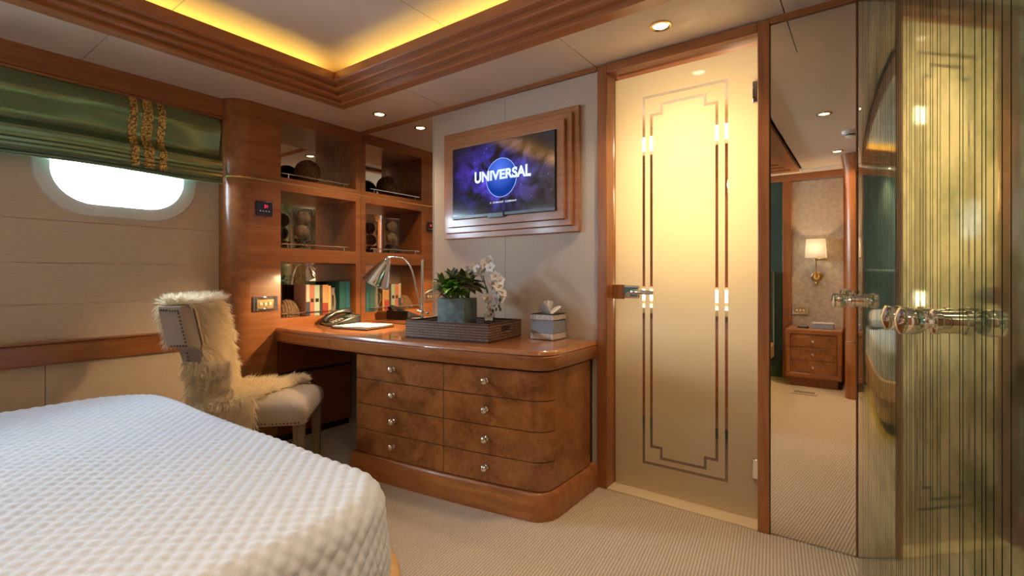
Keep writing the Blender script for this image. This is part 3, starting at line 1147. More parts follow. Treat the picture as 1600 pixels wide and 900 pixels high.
me.transform(Matrix(((1, 0, 0, gcx + 0.002), (0, 0, 1, -0.0086), (0, 1, 0, 0.012), (0, 0, 0, 1))))
lt = obj('lettering', me, emat('letter_glow', (0.72, 0.84, 1.0), 0.85), scn)
me = text_mesh('A  COMCAST  COMPANY', 0.0135, bold=0.0003)
me.transform(Matrix(((1.25, 0, 0, gcx + 0.014), (0, 0, 1, -0.0086), (0, 1, 0, -0.140), (0, 0, 0, 1))))
obj('small_lettering', me, emat('small_letter_glow', (0.8, 0.85, 1.0), 0.7), scn)
obj('bottom_bezel', MB().box(-W2, W2, -0.010, -0.006, -H2, -H2 + 0.016), pmat('grey_bezel', (0.09, 0.10, 0.11), 0.3), tv)
obj('receiver_window', MB().box(-0.085, 0.03, -0.018, -0.008, -H2 - 0.010, -H2 + 0.016), pmat('teal_plastic', (0.20, 0.30, 0.34), 0.2), tv, bevel=0.003)

# ================================================================= RIBBED GREEN WARDROBE DOORS (a gently curved front)
KAP = 0.22
WS0 = 0.004


def wpos(s, steps=60):
    x, y = 3.046, 0.0
    n = max(1, int(steps * s))
    d = s / n
    for i in range(n):
        t = KAP * (i + 0.5) * d
        x += sin(t) * d
        y -= cos(t) * d
    t = KAP * s
    return Vector((x, y)), Vector((sin(t), -cos(t))), Vector((-cos(t), -sin(t)))   # point, tangent, normal to the room


rw = random.Random(5)
seams = [0.006, 0.300, 0.712, 1.124, 1.536, 1.948, 2.36]
wlab = ['ribbed green glass wardrobe door, narrow one beside the tall mirror', 'ribbed green glass wardrobe door with a lone knob, second from the tall mirror',
        'ribbed green glass wardrobe door left of the pair of knobs', 'ribbed green glass wardrobe door at the right edge, carrying the nearest knob',
        'ribbed green glass wardrobe door beyond the right edge of the view, seen only in mirrors', 'last ribbed green glass wardrobe door, by the column seen in the mirror']
knob_s = {0: 0.268, 1: 0.332, 2: 1.092, 3: 1.166}
for d in range(6):
    s0, s1 = seams[d] + 0.0012, seams[d + 1] - 0.0012
    p0, tg, nr = wpos((s0 + s1) / 2)
    door = thing('wardrobe_door', wlab[d], 'wardrobe door', (p0.x, p0.y, 0), 0, 'ribbed green glass doors')

    def curved(sa, sb, z0, z1, d0, d1, nseg):
        """slab following the curve, d0..d1 in front of the base curve (towards the room)"""
        lp, lq = [], []
        for k in range(nseg + 1):
            q, tt, nn = wpos(sa + (sb - sa) * k / nseg)
            lp.append(q + nn * d0 - p0)
            lq.append(q + nn * d1 - p0)
        loop = [(v.x, v.y) for v in lq] + [(v.x, v.y) for v in reversed(lp)]
        return MB().prism(loop, z0, z1)

    obj('backing', curved(s0, s1, 0.004, 2.157, -0.030, -0.0035, 10), 'groove', door)
    s = s0
    strips = []
    while s < s1 - 0.003:
        wdt = rw.choice((0.008, 0.012, 0.018, 0.026, 0.034))
        e = min(s1, s + wdt)
        if s1 - e < 0.012:
            e = s1
        strips.append((s, e))
        s = e + 0.0028
    for sa, sb in strips:
        nseg = 3
        lp, lq = [], []
        for k in range(nseg + 1):
            q, tt, nn = wpos(sa + (sb - sa) * k / nseg)
            lq.append(q - p0)
            lp.append(q - nn * 0.0035 - p0)
        loop = [(v.x, v.y) for v in lq] + [(v.x, v.y) for v in reversed(lp)]
        obj('glass_strip', MB().prism(loop, 0.004, 2.157), 'antique', door, smooth=True)
    if d in knob_s:
        q, tt, nn = wpos(knob_s[d])
        c = Vector((q.x - p0.x, q.y - p0.y, 1.0))
        n3 = Vector((nn.x, nn.y, 0))
        ro = obj('rose', MB().lathe([(0.020, 0), (0.020, 0.016), (0.022, 0.018), (0.022, 0.026), (0.019, 0.028)], c, n3, 24), 'chrome', door, smooth=True)
        obj('knob', MB().lathe([(0.012, 0.026), (0.011, 0.034), (0.017, 0.040), (0.021, 0.044), (0.0235, 0.052), (0.0245, 0.060), (0.0225, 0.068), (0.024, 0.071), (0.024, 0.074), (0.015, 0.078), (0.004, 0.080)], c, n3, 28), 'chrome', ro, smooth=True)

# ================================================================= BED
BX0, BX1, BY0, BY1, BZ = 0.575, 2.25, -3.50, -1.515, 0.60
bed = thing('bed', 'large bed with white diamond-quilted cover and pale rounded wooden base', 'bed', ((BX0 + BX1) / 2, (BY0 + BY1) / 2, 0))
bcx, bcy = (BX0 + BX1) / 2, (BY0 + BY1) / 2


def rr_loop(ins, r, n=14):
    w_, h_ = BX1 - BX0 - 2 * ins, BY1 - BY0 - 2 * ins
    return stadium(w_, h_, r, n)


def ring_solid(o_in, i_in, ro, ri, z0, z1):
    return plate(rr_loop(o_in, ro), [rr_loop(i_in, ri)], lambda a, b, t: (a, b, z0 + t), z1 - z0)


obj('base_rim', ring_solid(-0.055, 0.02, 0.30, 0.24, 0.26, 0.40), 'maple', bed, bevel=0.014, seg=3)
obj('base', plate(rr_loop(-0.03, 0.28), [], lambda a, b, t: (a, b, 0.12 + t), 0.15), 'maple', bed)
obj('plinth', plate(rr_loop(0.12, 0.2), [], lambda a, b, t: (a, b, t), 0.12), 'dark', bed)
lp = rr_loop(0.08, 0.22)
obj('light_strip', plate(rr_loop(0.085, 0.22), [rr_loop(0.10, 0.21)], lambda a, b, t: (a, b, 0.105 + t), 0.012), 'bed_led', bed)
obj('mattress', plate(rr_loop(0.02, 0.22), [], lambda a, b, t: (a, b, 0.30 + t), 0.26), 'white_fabric', bed, bevel=0.04, seg=3)


def quilt():
    r, fold, drop = 0.19, 0.05, 0.26
    hx, hy = (BX1 - BX0) / 2, (BY1 - BY0) / 2
    ix, iy = hx - fold, hy - fold            # where the top starts to fold
    ri = r - fold * 0.6
    ext = fold * pi / 2 + drop
    st = 0.0045
    nx, ny = int(2 * (ix + ext) / st), int(2 * (iy + ext) / st)
    pu, pv = 0.021, 0.019                     # diamond size across and along
    vs = []
    for j in range(ny + 1):
        v = -(iy + ext) + 2 * (iy + ext) * j / ny
        for i in range(nx + 1):
            u = -(ix + ext) + 2 * (ix + ext) * i / nx
            qx, qy = abs(u) - (ix - ri), abs(v) - (iy - ri)
            if qx > 0 and qy > 0:
                L = sqrt(qx * qx + qy * qy)
                t = L - ri
                nx_, ny_ = qx / L, qy / L
            elif qx > qy:
                t, nx_, ny_ = qx - ri, 1.0, 0.0
            else:
                t, nx_, ny_ = qy - ri, 0.0, 1.0
            nx_ *= 1 if u >= 0 else -1
            ny_ *= 1 if v >= 0 else -1
            a, b = (u / pu + v / pv) * pi, (u / pu - v / pv) * pi
            hgt = 0.0056 * (abs(sin(a / 2)) * abs(sin(b / 2))) ** 0.5
            wr = 0.006 * noise.noise(Vector((u * 3.1, v * 3.1, 0.3)))
            if t <= 0:
                vs.append((u, v, BZ + hgt + wr))
                continue
            t = min(t, ext)
            bx, by_ = u - nx_ * 0, v
            # foot point on the inner outline
            if qx > 0 and qy > 0:
                fx = (ix - ri + ri * abs(nx_)) * (1 if u >= 0 else -1)
                fy = (iy - ri + ri * abs(ny_)) * (1 if v >= 0 else -1)
            elif qx > qy:
                fx, fy = ix * (1 if u >= 0 else -1), v
            else:
                fx, fy = u, iy * (1 if v >= 0 else -1)
            if t < fold * pi / 2:
                th = t / fold
                px_, pz = fold * sin(th), -fold * (1 - cos(th))
                nz_, nr_ = cos(th), sin(th)
            else:
                d = t - fold * pi / 2
                px_, pz = fold + 0.010 * sin(d * 9) + 0.012 * noise.noise(Vector((u * 5, v * 5, 2))) * min(1, d * 12), -fold - d
                nz_, nr_ = 0.0, 1.0
            o_ = px_ + nr_ * (hgt + wr)
            vs.append((fx + nx_ * o_, fy + ny_ * o_, BZ + pz + nz_ * (hgt + wr)))
    w_ = nx + 1
    fs = [(j * w_ + i, j * w_ + i + 1, (j + 1) * w_ + i + 1, (j + 1) * w_ + i) for j in range(ny) for i in range(nx)]
    me = bpy.data.meshes.new('quilted_cover')
    me.from_pydata(vs, [], fs)
    me.polygons.foreach_set('use_smooth', [True] * len(fs))
    return me


obj('quilted_cover', quilt(), 'quilt', bed)
obj('headboard', MB().box(-0.95, 0.85, -1.11, -1.00, 0.2, 1.15), 'green_velvet', bed, bevel=0.03, seg=3)
for k, dx in enumerate((-0.40, 0.40)):
    p = thing('pillow', ('white pillow on the far side of the bed head', 'white pillow on the nightstand side of the bed head')[k], 'pillow', (bcx + dx, BY0 + 0.32, BZ + 0.09), 0, 'pillows at the bed head')
    mb = MB()
    rows = []
    for s_ in (1, -1):
        rr = []
        for j in range(15):
            v = -1 + 2 * j / 14
            rr.append([(0.34 * u * (1 - 0.05 * v * v), 0.21 * v * (1 - 0.05 * u * u), s_ * 0.08 * ((1 - u ** 4) * (1 - v ** 4)) ** 0.5) for u in [-1 + 2 * i / 14 for i in range(15)]])
        mb.grid(rr)
    obj('cushion', mb, 'white_fabric', p, smooth=True)

# ================================================================= CHAIR
CRZ = radians(-43)
cf = Vector((sin(radians(43)), cos(radians(43))))
cr = Vector((cos(radians(43)), -sin(radians(43))))
NF = Vector((0.908, -0.995))
cc = NF - cr * 0.24 - cf * 0.24
chair = thing('desk_chair', 'grey linen dining chair with bronze nailheads, drawn up to the desk', 'chair', (cc.x, cc.y, 0), CRZ)
# local frame: +y is the direction the chair faces, +x its right side
mb = MB()
rows = []
prof = [(0.0, 0.375), (0.0, 0.380), (-0.004, 0.40), (-0.004, 0.425), (0.006, 0.452), (0.03, 0.470), (0.075, 0.482), (0.14, 0.490), (0.20, 0.492)]
for ins, z in prof:
    w_, h_ = 0.48 - 2 * ins, 0.48 - 2 * ins
    rows.append([(a * (1.0 + 0.04 * b / 0.24), b, z) for a, b in stadium(max(w_, 0.03), max(h_, 0.03), max(0.045 - ins * 0.3, 0.012), 5)])
for r_ in rows:
    r_.append(r_[0])
mb.grid(rows)
mb.add(rows[-1][:-1], [tuple(range(len(rows[-1]) - 1))])
mb.add(rows[0][:-1], [tuple(range(len(rows[0]) - 2, -1, -1))])
seat = obj('seat', mb, 'pale_linen', chair, smooth=True)


def nails(pts, nrm, name, parent):
    b = MB()
    for p in pts:
        b.lathe([(0.0055, 0.0), (0.0045, 0.0022), (0.002, 0.0034)], p, nrm, 8)
    o = obj(name, b, 'nail', parent, smooth=True)
    o['kind'] = 'stuff'
    return o


nails([(0.2405 + 0.04 * y, y, 0.386) for y in [-0.20 + 0.0165 * k for k in range(26)]], (1, 0, 0), 'nailheads', seat)
nails([(x, 0.2415, 0.386) for x in [-0.20 + 0.0165 * k for k in range(25)]], (0, 1, 0), 'nailheads', seat)
for sx, sy in ((1, 1), (-1, 1), (1, -1), (-1, -1)):
    x0, y0 = sx * 0.205, sy * 0.205
    q = []
    for z, h, dy in ((0.0, 0.0165, -0.06 if sy < 0 else 0.0), (0.2, 0.020, -0.02 if sy < 0 else 0.0), (0.378, 0.025, 0.0)):
        q.append([(x0 - h, y0 - h + dy, z), (x0 + h, y0 - h + dy, z), (x0 + h, y0 + h + dy, z), (x0 - h, y0 + h + dy, z), (x0 - h, y0 - h + dy, z)])
    b = MB().grid(q)
    b.add(q[0][:4], [(3, 2, 1, 0)])
    b.add(q[-1][:4], [(0, 1, 2, 3)])
    obj('leg', b, 'leg_wood', chair)


def back_y(z):
    """rear lean of the backrest front face"""
    return -0.185 - 0.16 * max(0, z - 0.40) - 0.10 * max(0, z - 0.70) ** 1.5


TH = 0.088
# silhouette of the backrest seen from the front: narrow waist, broad head roll
half = [(0.16, 0.40), (0.155, 0.60), (0.155, 0.68), (0.165, 0.73), (0.20, 0.752), (0.245, 0.757), (0.245, 0.93), (0.238, 0.942), (0.12, 0.948), (0.0, 0.95)]
mb = MB()
fr_, bk_ = [], []
for (w_, z) in half:
    dy = 0.055 * (w_ / 0.245) ** 2           # the head wraps forward slightly at the ends
    rowf, rowb = [], []
    for k in range(13):
        u = -1 + 2 * k / 12
        x = u * w_
        cv = -0.015 * (x / 0.245) ** 2
        rowf.append((x, back_y(z) + cv, z))
        rowb.append((x, back_y(z) - TH + cv, z))
    fr_.append(rowf)
    bk_.append(rowb)
mb.grid(fr_)
mb.grid([list(reversed(r)) for r in bk_])
for side in (0, 12):
    mb.grid([[f[side], b[side]] for f, b in zip(fr_, bk_)])
mb.grid([fr_[-1], bk_[-1]])
mb.grid([fr_[0], bk_[0]])
bmx = mb.mesh('backrest')
bm = bmesh.new()
bm.from_mesh(bmx)
bmesh.ops.remove_doubles(bm, verts=bm.verts, dist=0.0004)
bmesh.ops.recalc_face_normals(bm, faces=bm.faces)
bm.to_mesh(bmx)
bm.free()
bmx.polygons.foreach_set('use_smooth', [True] * len(bmx.polygons))
backrest = obj('backrest', bmx, 'pale_linen', chair, bevel=0.010, seg=3)
# nailheads round the near end of the head roll, then down the waist
ns = []
xe = 0.2462
yo = -0.015
for k in range(7):
    ns.append((xe, back_y(0.93) + yo - TH + 0.010 + 0.0115 * k, 0.928 - 0.0008 * k))
for k in range(1, 11):
    z = 0.928 - 0.0165 * k
    ns.append((xe, back_y(z) + yo - 0.010, z))
for k in range(1, 6):
    z = 0.757
    ns.append((xe - 0.0005 * k, back_y(z) + yo - 0.010 - 0.0125 * k, z + 0.006))
nails(ns, (1, 0, 0), 'nailheads', backrest)
ns = []
for k in range(9):
    z = 0.735 - 0.0165 * k
    ns.append((0.162, back_y(z) - 0.007 - 0.058, z))
nails(ns, (1, 0, 0), 'nailheads', backrest)

# ---------------------------------------------------------------- sheepskin throw (strands are real geometry)
fur = thing('sheepskin_throw', 'shaggy cream sheepskin draped over the chair back and seat', 'throw', (cc.x, cc.y, 0.48), CRZ)
rf = random.Random(3)


def front_pt(x, z):
    return Vector((x, back_y(z) - 0.015 * (x / 0.245) ** 2 + 0.006, z - 0.48))


def rear_pt(x, z):
    return Vector((x, back_y(z) - 0.015 * (x / 0.245) ** 2 - TH - 0.012 - 0.028 * max(0, 1 - (x / 0.25) ** 2), z - 0.48))


patches = []       # (point, normal, flow)
Z3 = Vector((0, 0, 1))


def add_patch(n, fn):
    for _ in range(n):
        p = fn(rf.random(), rf.random())
        if p:
            patches.append(p)


def f_front(a, b):
    z = 0.49 + 0.46 * b
    w0 = -0.25
    w1 = 0.115 if z > 0.755 else 0.150 + (0.755 - z) * 0.3
    x = w0 + (w1 - w0) * a
    if z < 0.74 and abs(x) > 0.165 and x < 0:
        x *= 0.86
    return front_pt(x, z), Vector((0, 1, 0.10)), Vector((0.10 * (x + 0.05), 0.0, -1))


def f_top(a, b):
    x = -0.25 + 0.455 * a
    y0 = back_y(0.95) - 0.015 * (x / 0.245) ** 2
    return Vector((x, y0 + 0.006 - (TH + 0.012) * b, 0.952 - 0.48)), Vector((0, 0.2 - 0.4 * b, 1)), Vector((0, 0.7 - 1.4 * b, 0.0))


def f_rear(a, b):
    z = 0.77 + 0.18 * b
    x = -0.24 + 0.42 * a
    return rear_pt(x, z), Vector((0, -1, 0.1)), Vector((0, -0.05, -1))


def f_near(a, b):
    """hangs round the near side of the waist and down past the seat"""
    z = 0.38 + 0.30 * b ** 1.4
    t = a
    x = 0.140 + 0.085 * (1 - b) + 0.015 * sin(t * 6)
    y = -0.27 + 0.20 * t - 0.16 * (z - 0.4)
    return Vector((x + 0.02, y, z - 0.48)), Vector((1, 0.25, 0.2)), Vector((0.15, 0.10, -1))


def f_seat(a, b):
    y = -0.20 + 0.38 * a
    w1 = 0.25 - max(0.0, y + 0.04) * 2.6
    w0 = -0.235
    if w1 < w0 + 0.02:
        return None
    x = w0 + (w1 - w0) * b
    return Vector((x, y, 0.016)), Vector((0, 0.0, 1)), Vector((0.25, 0.9, -0.05))


def f_fall(a, b):
    """lock of fleece falling over the near side of the seat"""
    y = -0.24 + 0.26 * a
    z = 0.36 + 0.135 * b + 0.02 * a
    return Vector((0.252, y, z - 0.48)), Vector((1, 0, 0.15)), Vector((0.05, 0.15, -1))


add_patch(13000, f_front)
add_patch(5000, f_top)
add_patch(5200, f_rear)
add_patch(7000, f_near)
add_patch(9500, f_seat)
add_patch(3500, f_fall)
tufts = [(Vector((rf.gauss(0, 1), rf.gauss(0, 1), rf.gauss(0, 1))) * 0.42) for _ in range(5000)]


def tuft_of(p):
    k = (int(p.x * 75 + 500) * 73856093) ^ (int(p.y * 75 + 500) * 19349663) ^ (int(p.z * 75 + 500) * 83492791)
    return tufts[k % 5000]


sv, sf = [], []
for p, nrm, flow in patches:
    nrm = nrm.normalized()
    L = rf.uniform(0.036, 0.064)
    d = nrm * 0.62 + flow * 0.75 + tuft_of(p) + Vector((rf.gauss(0, 1), rf.gauss(0, 1), rf.gauss(0, 1))) * 0.16
    d.normalize()
    side = d.cross(Vector((rf.gauss(0, 1), rf.gauss(0, 1), rf.gauss(0, 1)))).normalized()
    wd_ = rf.uniform(0.0010, 0.0019)
    o = len(sv)
    q = p.copy()
    for k in range(4):
        w_ = wd_ * (1, 1.0, 0.75, 0.15)[k]
        sv.append(q - side * w_)
        sv.append(q + side * w_)
        d2 = d + flow * 0.30 * k + nrm * (-0.12 * k) + Vector((sin(k * 2.2 + p.x * 90), cos(k * 2.0 + p.y * 90), 0)) * 0.18
        q = q + d2.normalized() * (L / 3)
    sf += [(o + 2 * k, o + 2 * k + 1, o + 2 * k + 3, o + 2 * k + 2) for k in range(3)]
me = bpy.data.meshes.new('fleece')
me.from_pydata(sv, [], sf)
me.polygons.foreach_set('use_smooth', [True] * len(sf))


def fur_mat():
    m = bpy.data.materials.new('fleece')
    m.use_nodes = True
    n, l = m.node_tree.nodes, m.node_tree.links
    n.clear()
    o = n.new('ShaderNodeOutputMaterial')
    d = n.new('ShaderNodeBsdfDiffuse')
    d.inputs['Color'].default_value = (0.93, 0.84, 0.66, 1)
    t = n.new('ShaderNodeBsdfTranslucent')
    t.inputs['Color'].default_value = (0.93, 0.82, 0.60, 1)
    mx = n.new('ShaderNodeMixShader')
    mx.inputs['Fac'].default_value = 0.4
    l.new(d.outputs[0], mx.inputs[1])
    l.new(t.outputs[0], mx.inputs[2])
    l.new(mx.outputs[0], o.inputs[0])
    return m


M['fleece'] = fur_mat()
fo = obj('fleece', me, 'fleece', fur)
fo['kind'] = 'stuff'
hide = MB()
hide.grid([[front_pt(-0.235 + 0.375 * i / 10, 0.49 + 0.455 * j / 10) for i in range(11)] for j in range(11)])
hide.grid([[rear_pt(-0.235 + 0.40 * i / 10, 0.78 + 0.165 * j / 5) for i in range(11)] for j in range(6)])
hide.grid([[Vector((-0.23 + i / 8 * (0.46 - 2.6 * max(0, 0.37 * a / 8 - 0.16)), -0.20 + 0.37 * a / 8, 0.013)) for i in range(9)] for a in range(7)])
obj('hide', hide, 'skin', fur, smooth=True)

# ================================================================= ROMAN BLIND
bl = thing('roman_blind', 'green satin roman blind with gold braid, half drawn over the porthole', 'blind', (-0.10, -1.9, 1.85))
prof = [(0.002, 2.038), (0.026, 1.995), (0.036, 1.96), (0.034, 1.935), (0.020, 1.89), (0.006, 1.84), (0.010, 1.812), (0.035, 1.785), (0.052, 1.772), (0.055, 1.755), (0.045, 1.738), (0.046, 1.722), (0.056, 1.712), (0.050, 1.700),
        (0.056, 1.690), (0.050, 1.680), (0.054, 1.666), (0.047, 1.660), (0.051, 1.648), (0.046, 1.636), (0.036, 1.634), (0.020, 1.66), (0.012, 1.75)]


def blind_pt(x, z, y, off=0.0):
    up = max(0.0, (z - 1.80) / 0.24)
    wv = 0.014 * noise.noise(Vector((y * 4.5, z * 6, 1.7))) * (0.3 + 1.2 * up * (1.2 - up))
    wv += 0.022 * up * (1 - up) * 4 * noise.noise(Vector((y * 2.0 + z * 4, z * 2, 5)))
    sag = 0.004 * sin(y * 7) * (1 - min(1, up))
    return (x + wv + off, y + 1.9, z + sag - 1.85)


ys = [-2.32 + (2.32 - 0.952) * i / 90 for i in range(91)]
fine = []
for a, b in zip(prof[:-1], prof[1:]):
    for k in range(3):
        fine.append((a[0] + (b[0] - a[0]) * k / 3, a[1] + (b[1] - a[1]) * k / 3))
fine.append(prof[-1])
mb = MB().grid([[blind_pt(x, z, y) for y in ys] for x, z in fine])


def satin():
    m, n, l, b = new_mat('green_satin')
    b.inputs['Base Color'].default_value = (0.012, 0.042, 0.028, 1)
    b.inputs['Roughness'].default_value = 0.42
    b.inputs['Sheen Weight'].default_value = 0.7
    b.inputs['Sheen Roughness'].default_value = 0.35
    b.inputs['Sheen Tint'].default_value = (0.65, 0.8, 0.45, 1)
    b.inputs['Specular IOR Level'].default_value = 0.9
    b.inputs['Metallic'].default_value = 0.0
    g = n.new('ShaderNodeBsdfGlossy')
    g.inputs['Color'].default_value = (0.40, 0.56, 0.30, 1)
    g.inputs['Roughness'].default_value = 0.27
    mx = n.new('ShaderNodeMixShader')
    mx.inputs['Fac'].default_value = 0.48
    l.new(b.outputs[0], mx.inputs[1])
    l.new(g.outputs[0], mx.inputs[2])
    l.new(mx.outputs[0], n['Material Output'].inputs['Surface'])
    return m


M['satin'] = satin()
obj('fabric', mb, 'satin', bl, smooth=True)


def braid():
    m, n, l, b = new_mat('gold_braid')
    t = n.new('ShaderNodeTexCoord')
    v = n.new('ShaderNodeTexVoronoi')
    v.inputs['Scale'].default_value = 95
    l.new(t.outputs['Object'], v.inputs['Vector'])
    r = n.new('ShaderNodeValToRGB')
    r.color_ramp.elements[0].position = 0.2
    r.color_ramp.elements[0].color = (0.90, 0.62, 0.18, 1)
    r.color_ramp.elements[1].position = 0.75
    r.color_ramp.elements[1].color = (0.16, 0.10, 0.03, 1)
    l.new(v.outputs['Distance'], r.inputs['Fac'])
    l.new(r.outputs['Color'], b.inputs['Base Color'])
    bp = n.new('ShaderNodeBump')
    bp.inputs['Strength'].default_value = 0.6
    bp.inputs['Distance'].default_value = 0.003
    l.new(v.outputs['Distance'], bp.inputs['Height'])
    l.new(bp.outputs['Normal'], b.inputs['Normal'])
    b.inputs['Roughness'].default_value = 0.4
    b.inputs['Metallic'].default_value = 0.35
    return m


M['braid'] = braid()
front = [p for p in fine if p[1] >= 1.637][:52]
for (ya, yb, scal) in ((-1.398, -1.366, 1), (-1.345, -1.298, 0), (-1.275, -1.243, 1)):
    rows = []
    for q, (x, z) in enumerate(front):
        e = 0.006 * abs(sin(q * 1.3)) * scal
        rows.append([blind_pt(x, z, ya + (yb - ya) * k / 3 + (-e if k == 0 and ya < -1.3 else (e if k == 3 and ya > -1.3 else 0)), 0.003) for k in range(4)])
    obj('gold_braid', MB().grid(rows), 'braid', bl, smooth=True)
mb = MB().tube([blind_pt(0.052, 1.662, y, 0.003) for y in ys], 0.0022, 5).tube([blind_pt(0.049, 1.640, y, 0.003) for y in ys], 0.0022, 5)
obj('hem_piping', mb, pmat('blue_satin', (0.10, 0.22, 0.26), 0.35), bl, smooth=True)

# ================================================================= THINGS ON THE DESK
TZ = DH + 0.0006
# ---- wicker tray
tray = thing('wicker_tray', 'dark woven wicker tray with cut-out handles on the desk top', 'tray', (1.285, -0.285, TZ), radians(7.5))
tw, td, thh = 0.262, 0.172, 0.092


def wicker(c0, c1):
    m, n, l, b = new_mat('wicker')
    t = n.new('ShaderNodeTexCoord')
    v = n.new('ShaderNodeTexNoise')
    v.inputs['Scale'].default_value = 160
    l.new(t.outputs['Object'], v.inputs['Vector'])
    r = n.new('ShaderNodeValToRGB')
    r.color_ramp.elements[0].position = 0.35
    r.color_ramp.elements[0].color = (*c0, 1)
    r.color_ramp.elements[1].position = 0.68
    r.color_ramp.elements[1].color = (*c1, 1)
    l.new(v.outputs['Fac'], r.inputs['Fac'])
    l.new(r.outputs['Color'], b.inputs['Base Color'])
    b.inputs['Roughness'].default_value = 0.5
    return m


M['wicker'] = wicker((0.035, 0.014, 0.007), (0.14, 0.07, 0.04))
M['wicker_pale'] = wicker((0.13, 0.065, 0.035), (0.36, 0.22, 0.13))
nr = 13
rh = (thh - 0.006) / nr


def reeds(ax, sgn, x0, x1, k0, k1):
    """stack of horizontal reeds on one wall; returns a MB"""
    b = MB()
    for k in range(k0, k1):
        z = 0.003 + rh * (k + 0.5)
        b.cur = k % 2
        n = max(2, int((x1 - x0) / 0.012))
        pts = []
        for i in range(n + 1):
            u = x0 + (x1 - x0) * i / n
            wob = 0.0015 * (1 if (i + k) % 2 else -1)
            pts.append((u, sgn * td + wob, z) if ax == 'x' else (sgn * tw + wob, u, z))
        b.tube(pts, rh * 0.52, 6)
    return b


obj('base', MB().box(-tw, tw, -td, td, 0.0, 0.006), 'wicker', tray)
for sg in (-1, 1):
    obj('woven_side', reeds('x', sg, -tw, tw, 0, nr), ['wicker', 'wicker_pale'], tray, smooth=True)
for sg in (-1, 1):
    b = reeds('y', sg, -td, td, 0, 6)
    for a, c in ((-td, -0.05), (0.05, td)):
        b2 = reeds('y', sg, a, c, 6, 10)
        b.merge(b2)
    b2 = reeds('y', sg, -td, td, 10, nr)
    b.merge(b2)
    obj('woven_end', b, ['wicker', 'wicker_pale'], tray, smooth=True)
rim = MB().box(-tw - 0.004, tw + 0.004, -td - 0.004, -td + 0.004, thh - 0.003, thh + 0.002).box(-tw - 0.004, tw + 0.004, td - 0.004, td + 0.004, thh - 0.003, thh + 0.002)
rim.box(-tw - 0.004, -tw + 0.004, -td, td, thh - 0.003, thh + 0.002).box(tw - 0.004, tw + 0.004, -td, td, thh - 0.003, thh + 0.002)
obj('rim', rim, 'wicker', tray, bevel=0.0015)
t = thing('folder', 'dark flat folder lying in the wicker tray beside the planter', 'folder', (1.44, -0.360, TZ + 0.0068), radians(7.5))
obj('cover', MB().box(-0.055, 0.055, -0.065, 0.065, 0, 0.018), 'black', t, bevel=0.003)
obj('pages', MB().box(-0.052, 0.0555, -0.062, 0.062, 0.004, 0.014), 'white_paper', t)

# ---- planter with green foliage
M['zinc'] = pmat('weathered_zinc', (0.15, 0.20, 0.19), 0.5, 0.3, noise_amt=0.35, nscale=26)
pl_ = thing('planted_pot', 'square grey-green planter full of green leaves standing in the tray', 'plant', (1.235, -0.285, TZ + 0.0065), radians(9))
o = stadium(0.178, 0.135, 0.006, 2)
i_ = stadium(0.166, 0.123, 0.004, 2)
pot = plate(o, [i_], lambda a, b, t: (a, b, t), 0.205)
pot.box(-0.085, 0.085, -0.064, 0.064, 0.0, 0.01)
obj('pot', pot, 'zinc', pl_, bevel=0.002)
obj('soil', MB().box(-0.082, 0.082, -0.060, 0.060, 0.15, 0.18), pmat('soil', (0.03, 0.02, 0.012), 0.95), pl_)


def leaf_mesh(name, L, W, curl=0.4, tip=1.0, fold=0.25):
    b = MB()
    rows = []
    n = 8
    for i in range(n + 1):
        t_ = i / n
        w_ = W * (sin(pi * min(1, t_ ** 0.75 * 0.97 + 0.02)) ** tip) * 0.5
        y = L * t_
        z = -curl * L * t_ * t_ * 0.6 + 0.25 * L * t_
        rows.append([(-w_, y, z + fold * w_), (-w_ * 0.5, y, z + fold * w_ * 0.3), (0, y, z), (w_ * 0.5, y, z + fold * w_ * 0.3), (w_, y, z + fold * w_)])
    b.grid(rows)
    nv = len(b.v)
    rows2 = [[(p[0], p[1], p[2] - 0.0007) for p in reversed(r)] for r in rows]
    b.grid(rows2)
    return b.mesh(name, True)


def leaf_mat(name, c, c2, rough=0.35):
    m, n, l, b = new_mat(name)
    t = n.new('ShaderNodeTexCoord')
    v = n.new('ShaderNodeTexNoise')
    v.inputs['Scale'].default_value = 30
    l.new(t.outputs['Object'], v.inputs['Vector'])
    r = n.new('ShaderNodeValToRGB')
    r.color_ramp.elements[0].position = 0.35
    r.color_ramp.elements[0].color = (*c, 1)
    r.color_ramp.elements[1].position = 0.65
    r.color_ramp.elements[1].color = (*c2, 1)
    l.new(v.outputs['Fac'], r.inputs['Fac'])
    l.new(r.outputs['Color'], b.inputs['Base Color'])
    b.inputs['Roughness'].default_value = rough
    return m


M['leaf_a'] = leaf_mat('leaf_olive', (0.06, 0.12, 0.03), (0.20, 0.27, 0.07))
M['leaf_b'] = leaf_mat('leaf_bright', (0.07, 0.26, 0.015), (0.18, 0.46, 0.04))
M['leaf_c'] = leaf_mat('leaf_purple', (0.06, 0.05, 0.03), (0.13, 0.13, 0.045))
M['leaf_d'] = leaf_mat('leaf_grey', (0.10, 0.13, 0.12), (0.28, 0.32, 0.31))
lm = {}
for key, mat in (('a', 'leaf_a'), ('b', 'leaf_b'), ('c', 'leaf_c'), ('d', 'leaf_d')):
    me = leaf_mesh('leaf', {'a': 0.105, 'b': 0.085, 'c': 0.125, 'd': 0.075}[key], {'a': 0.042, 'b': 0.055, 'c': 0.052, 'd': 0.030}[key], {'a': 0.3, 'b': 0.9, 'c': 0.5, 'd': 0.3}[key])
    me.materials.append(M[mat])
    lm[key] = me
rl = random.Random(21)


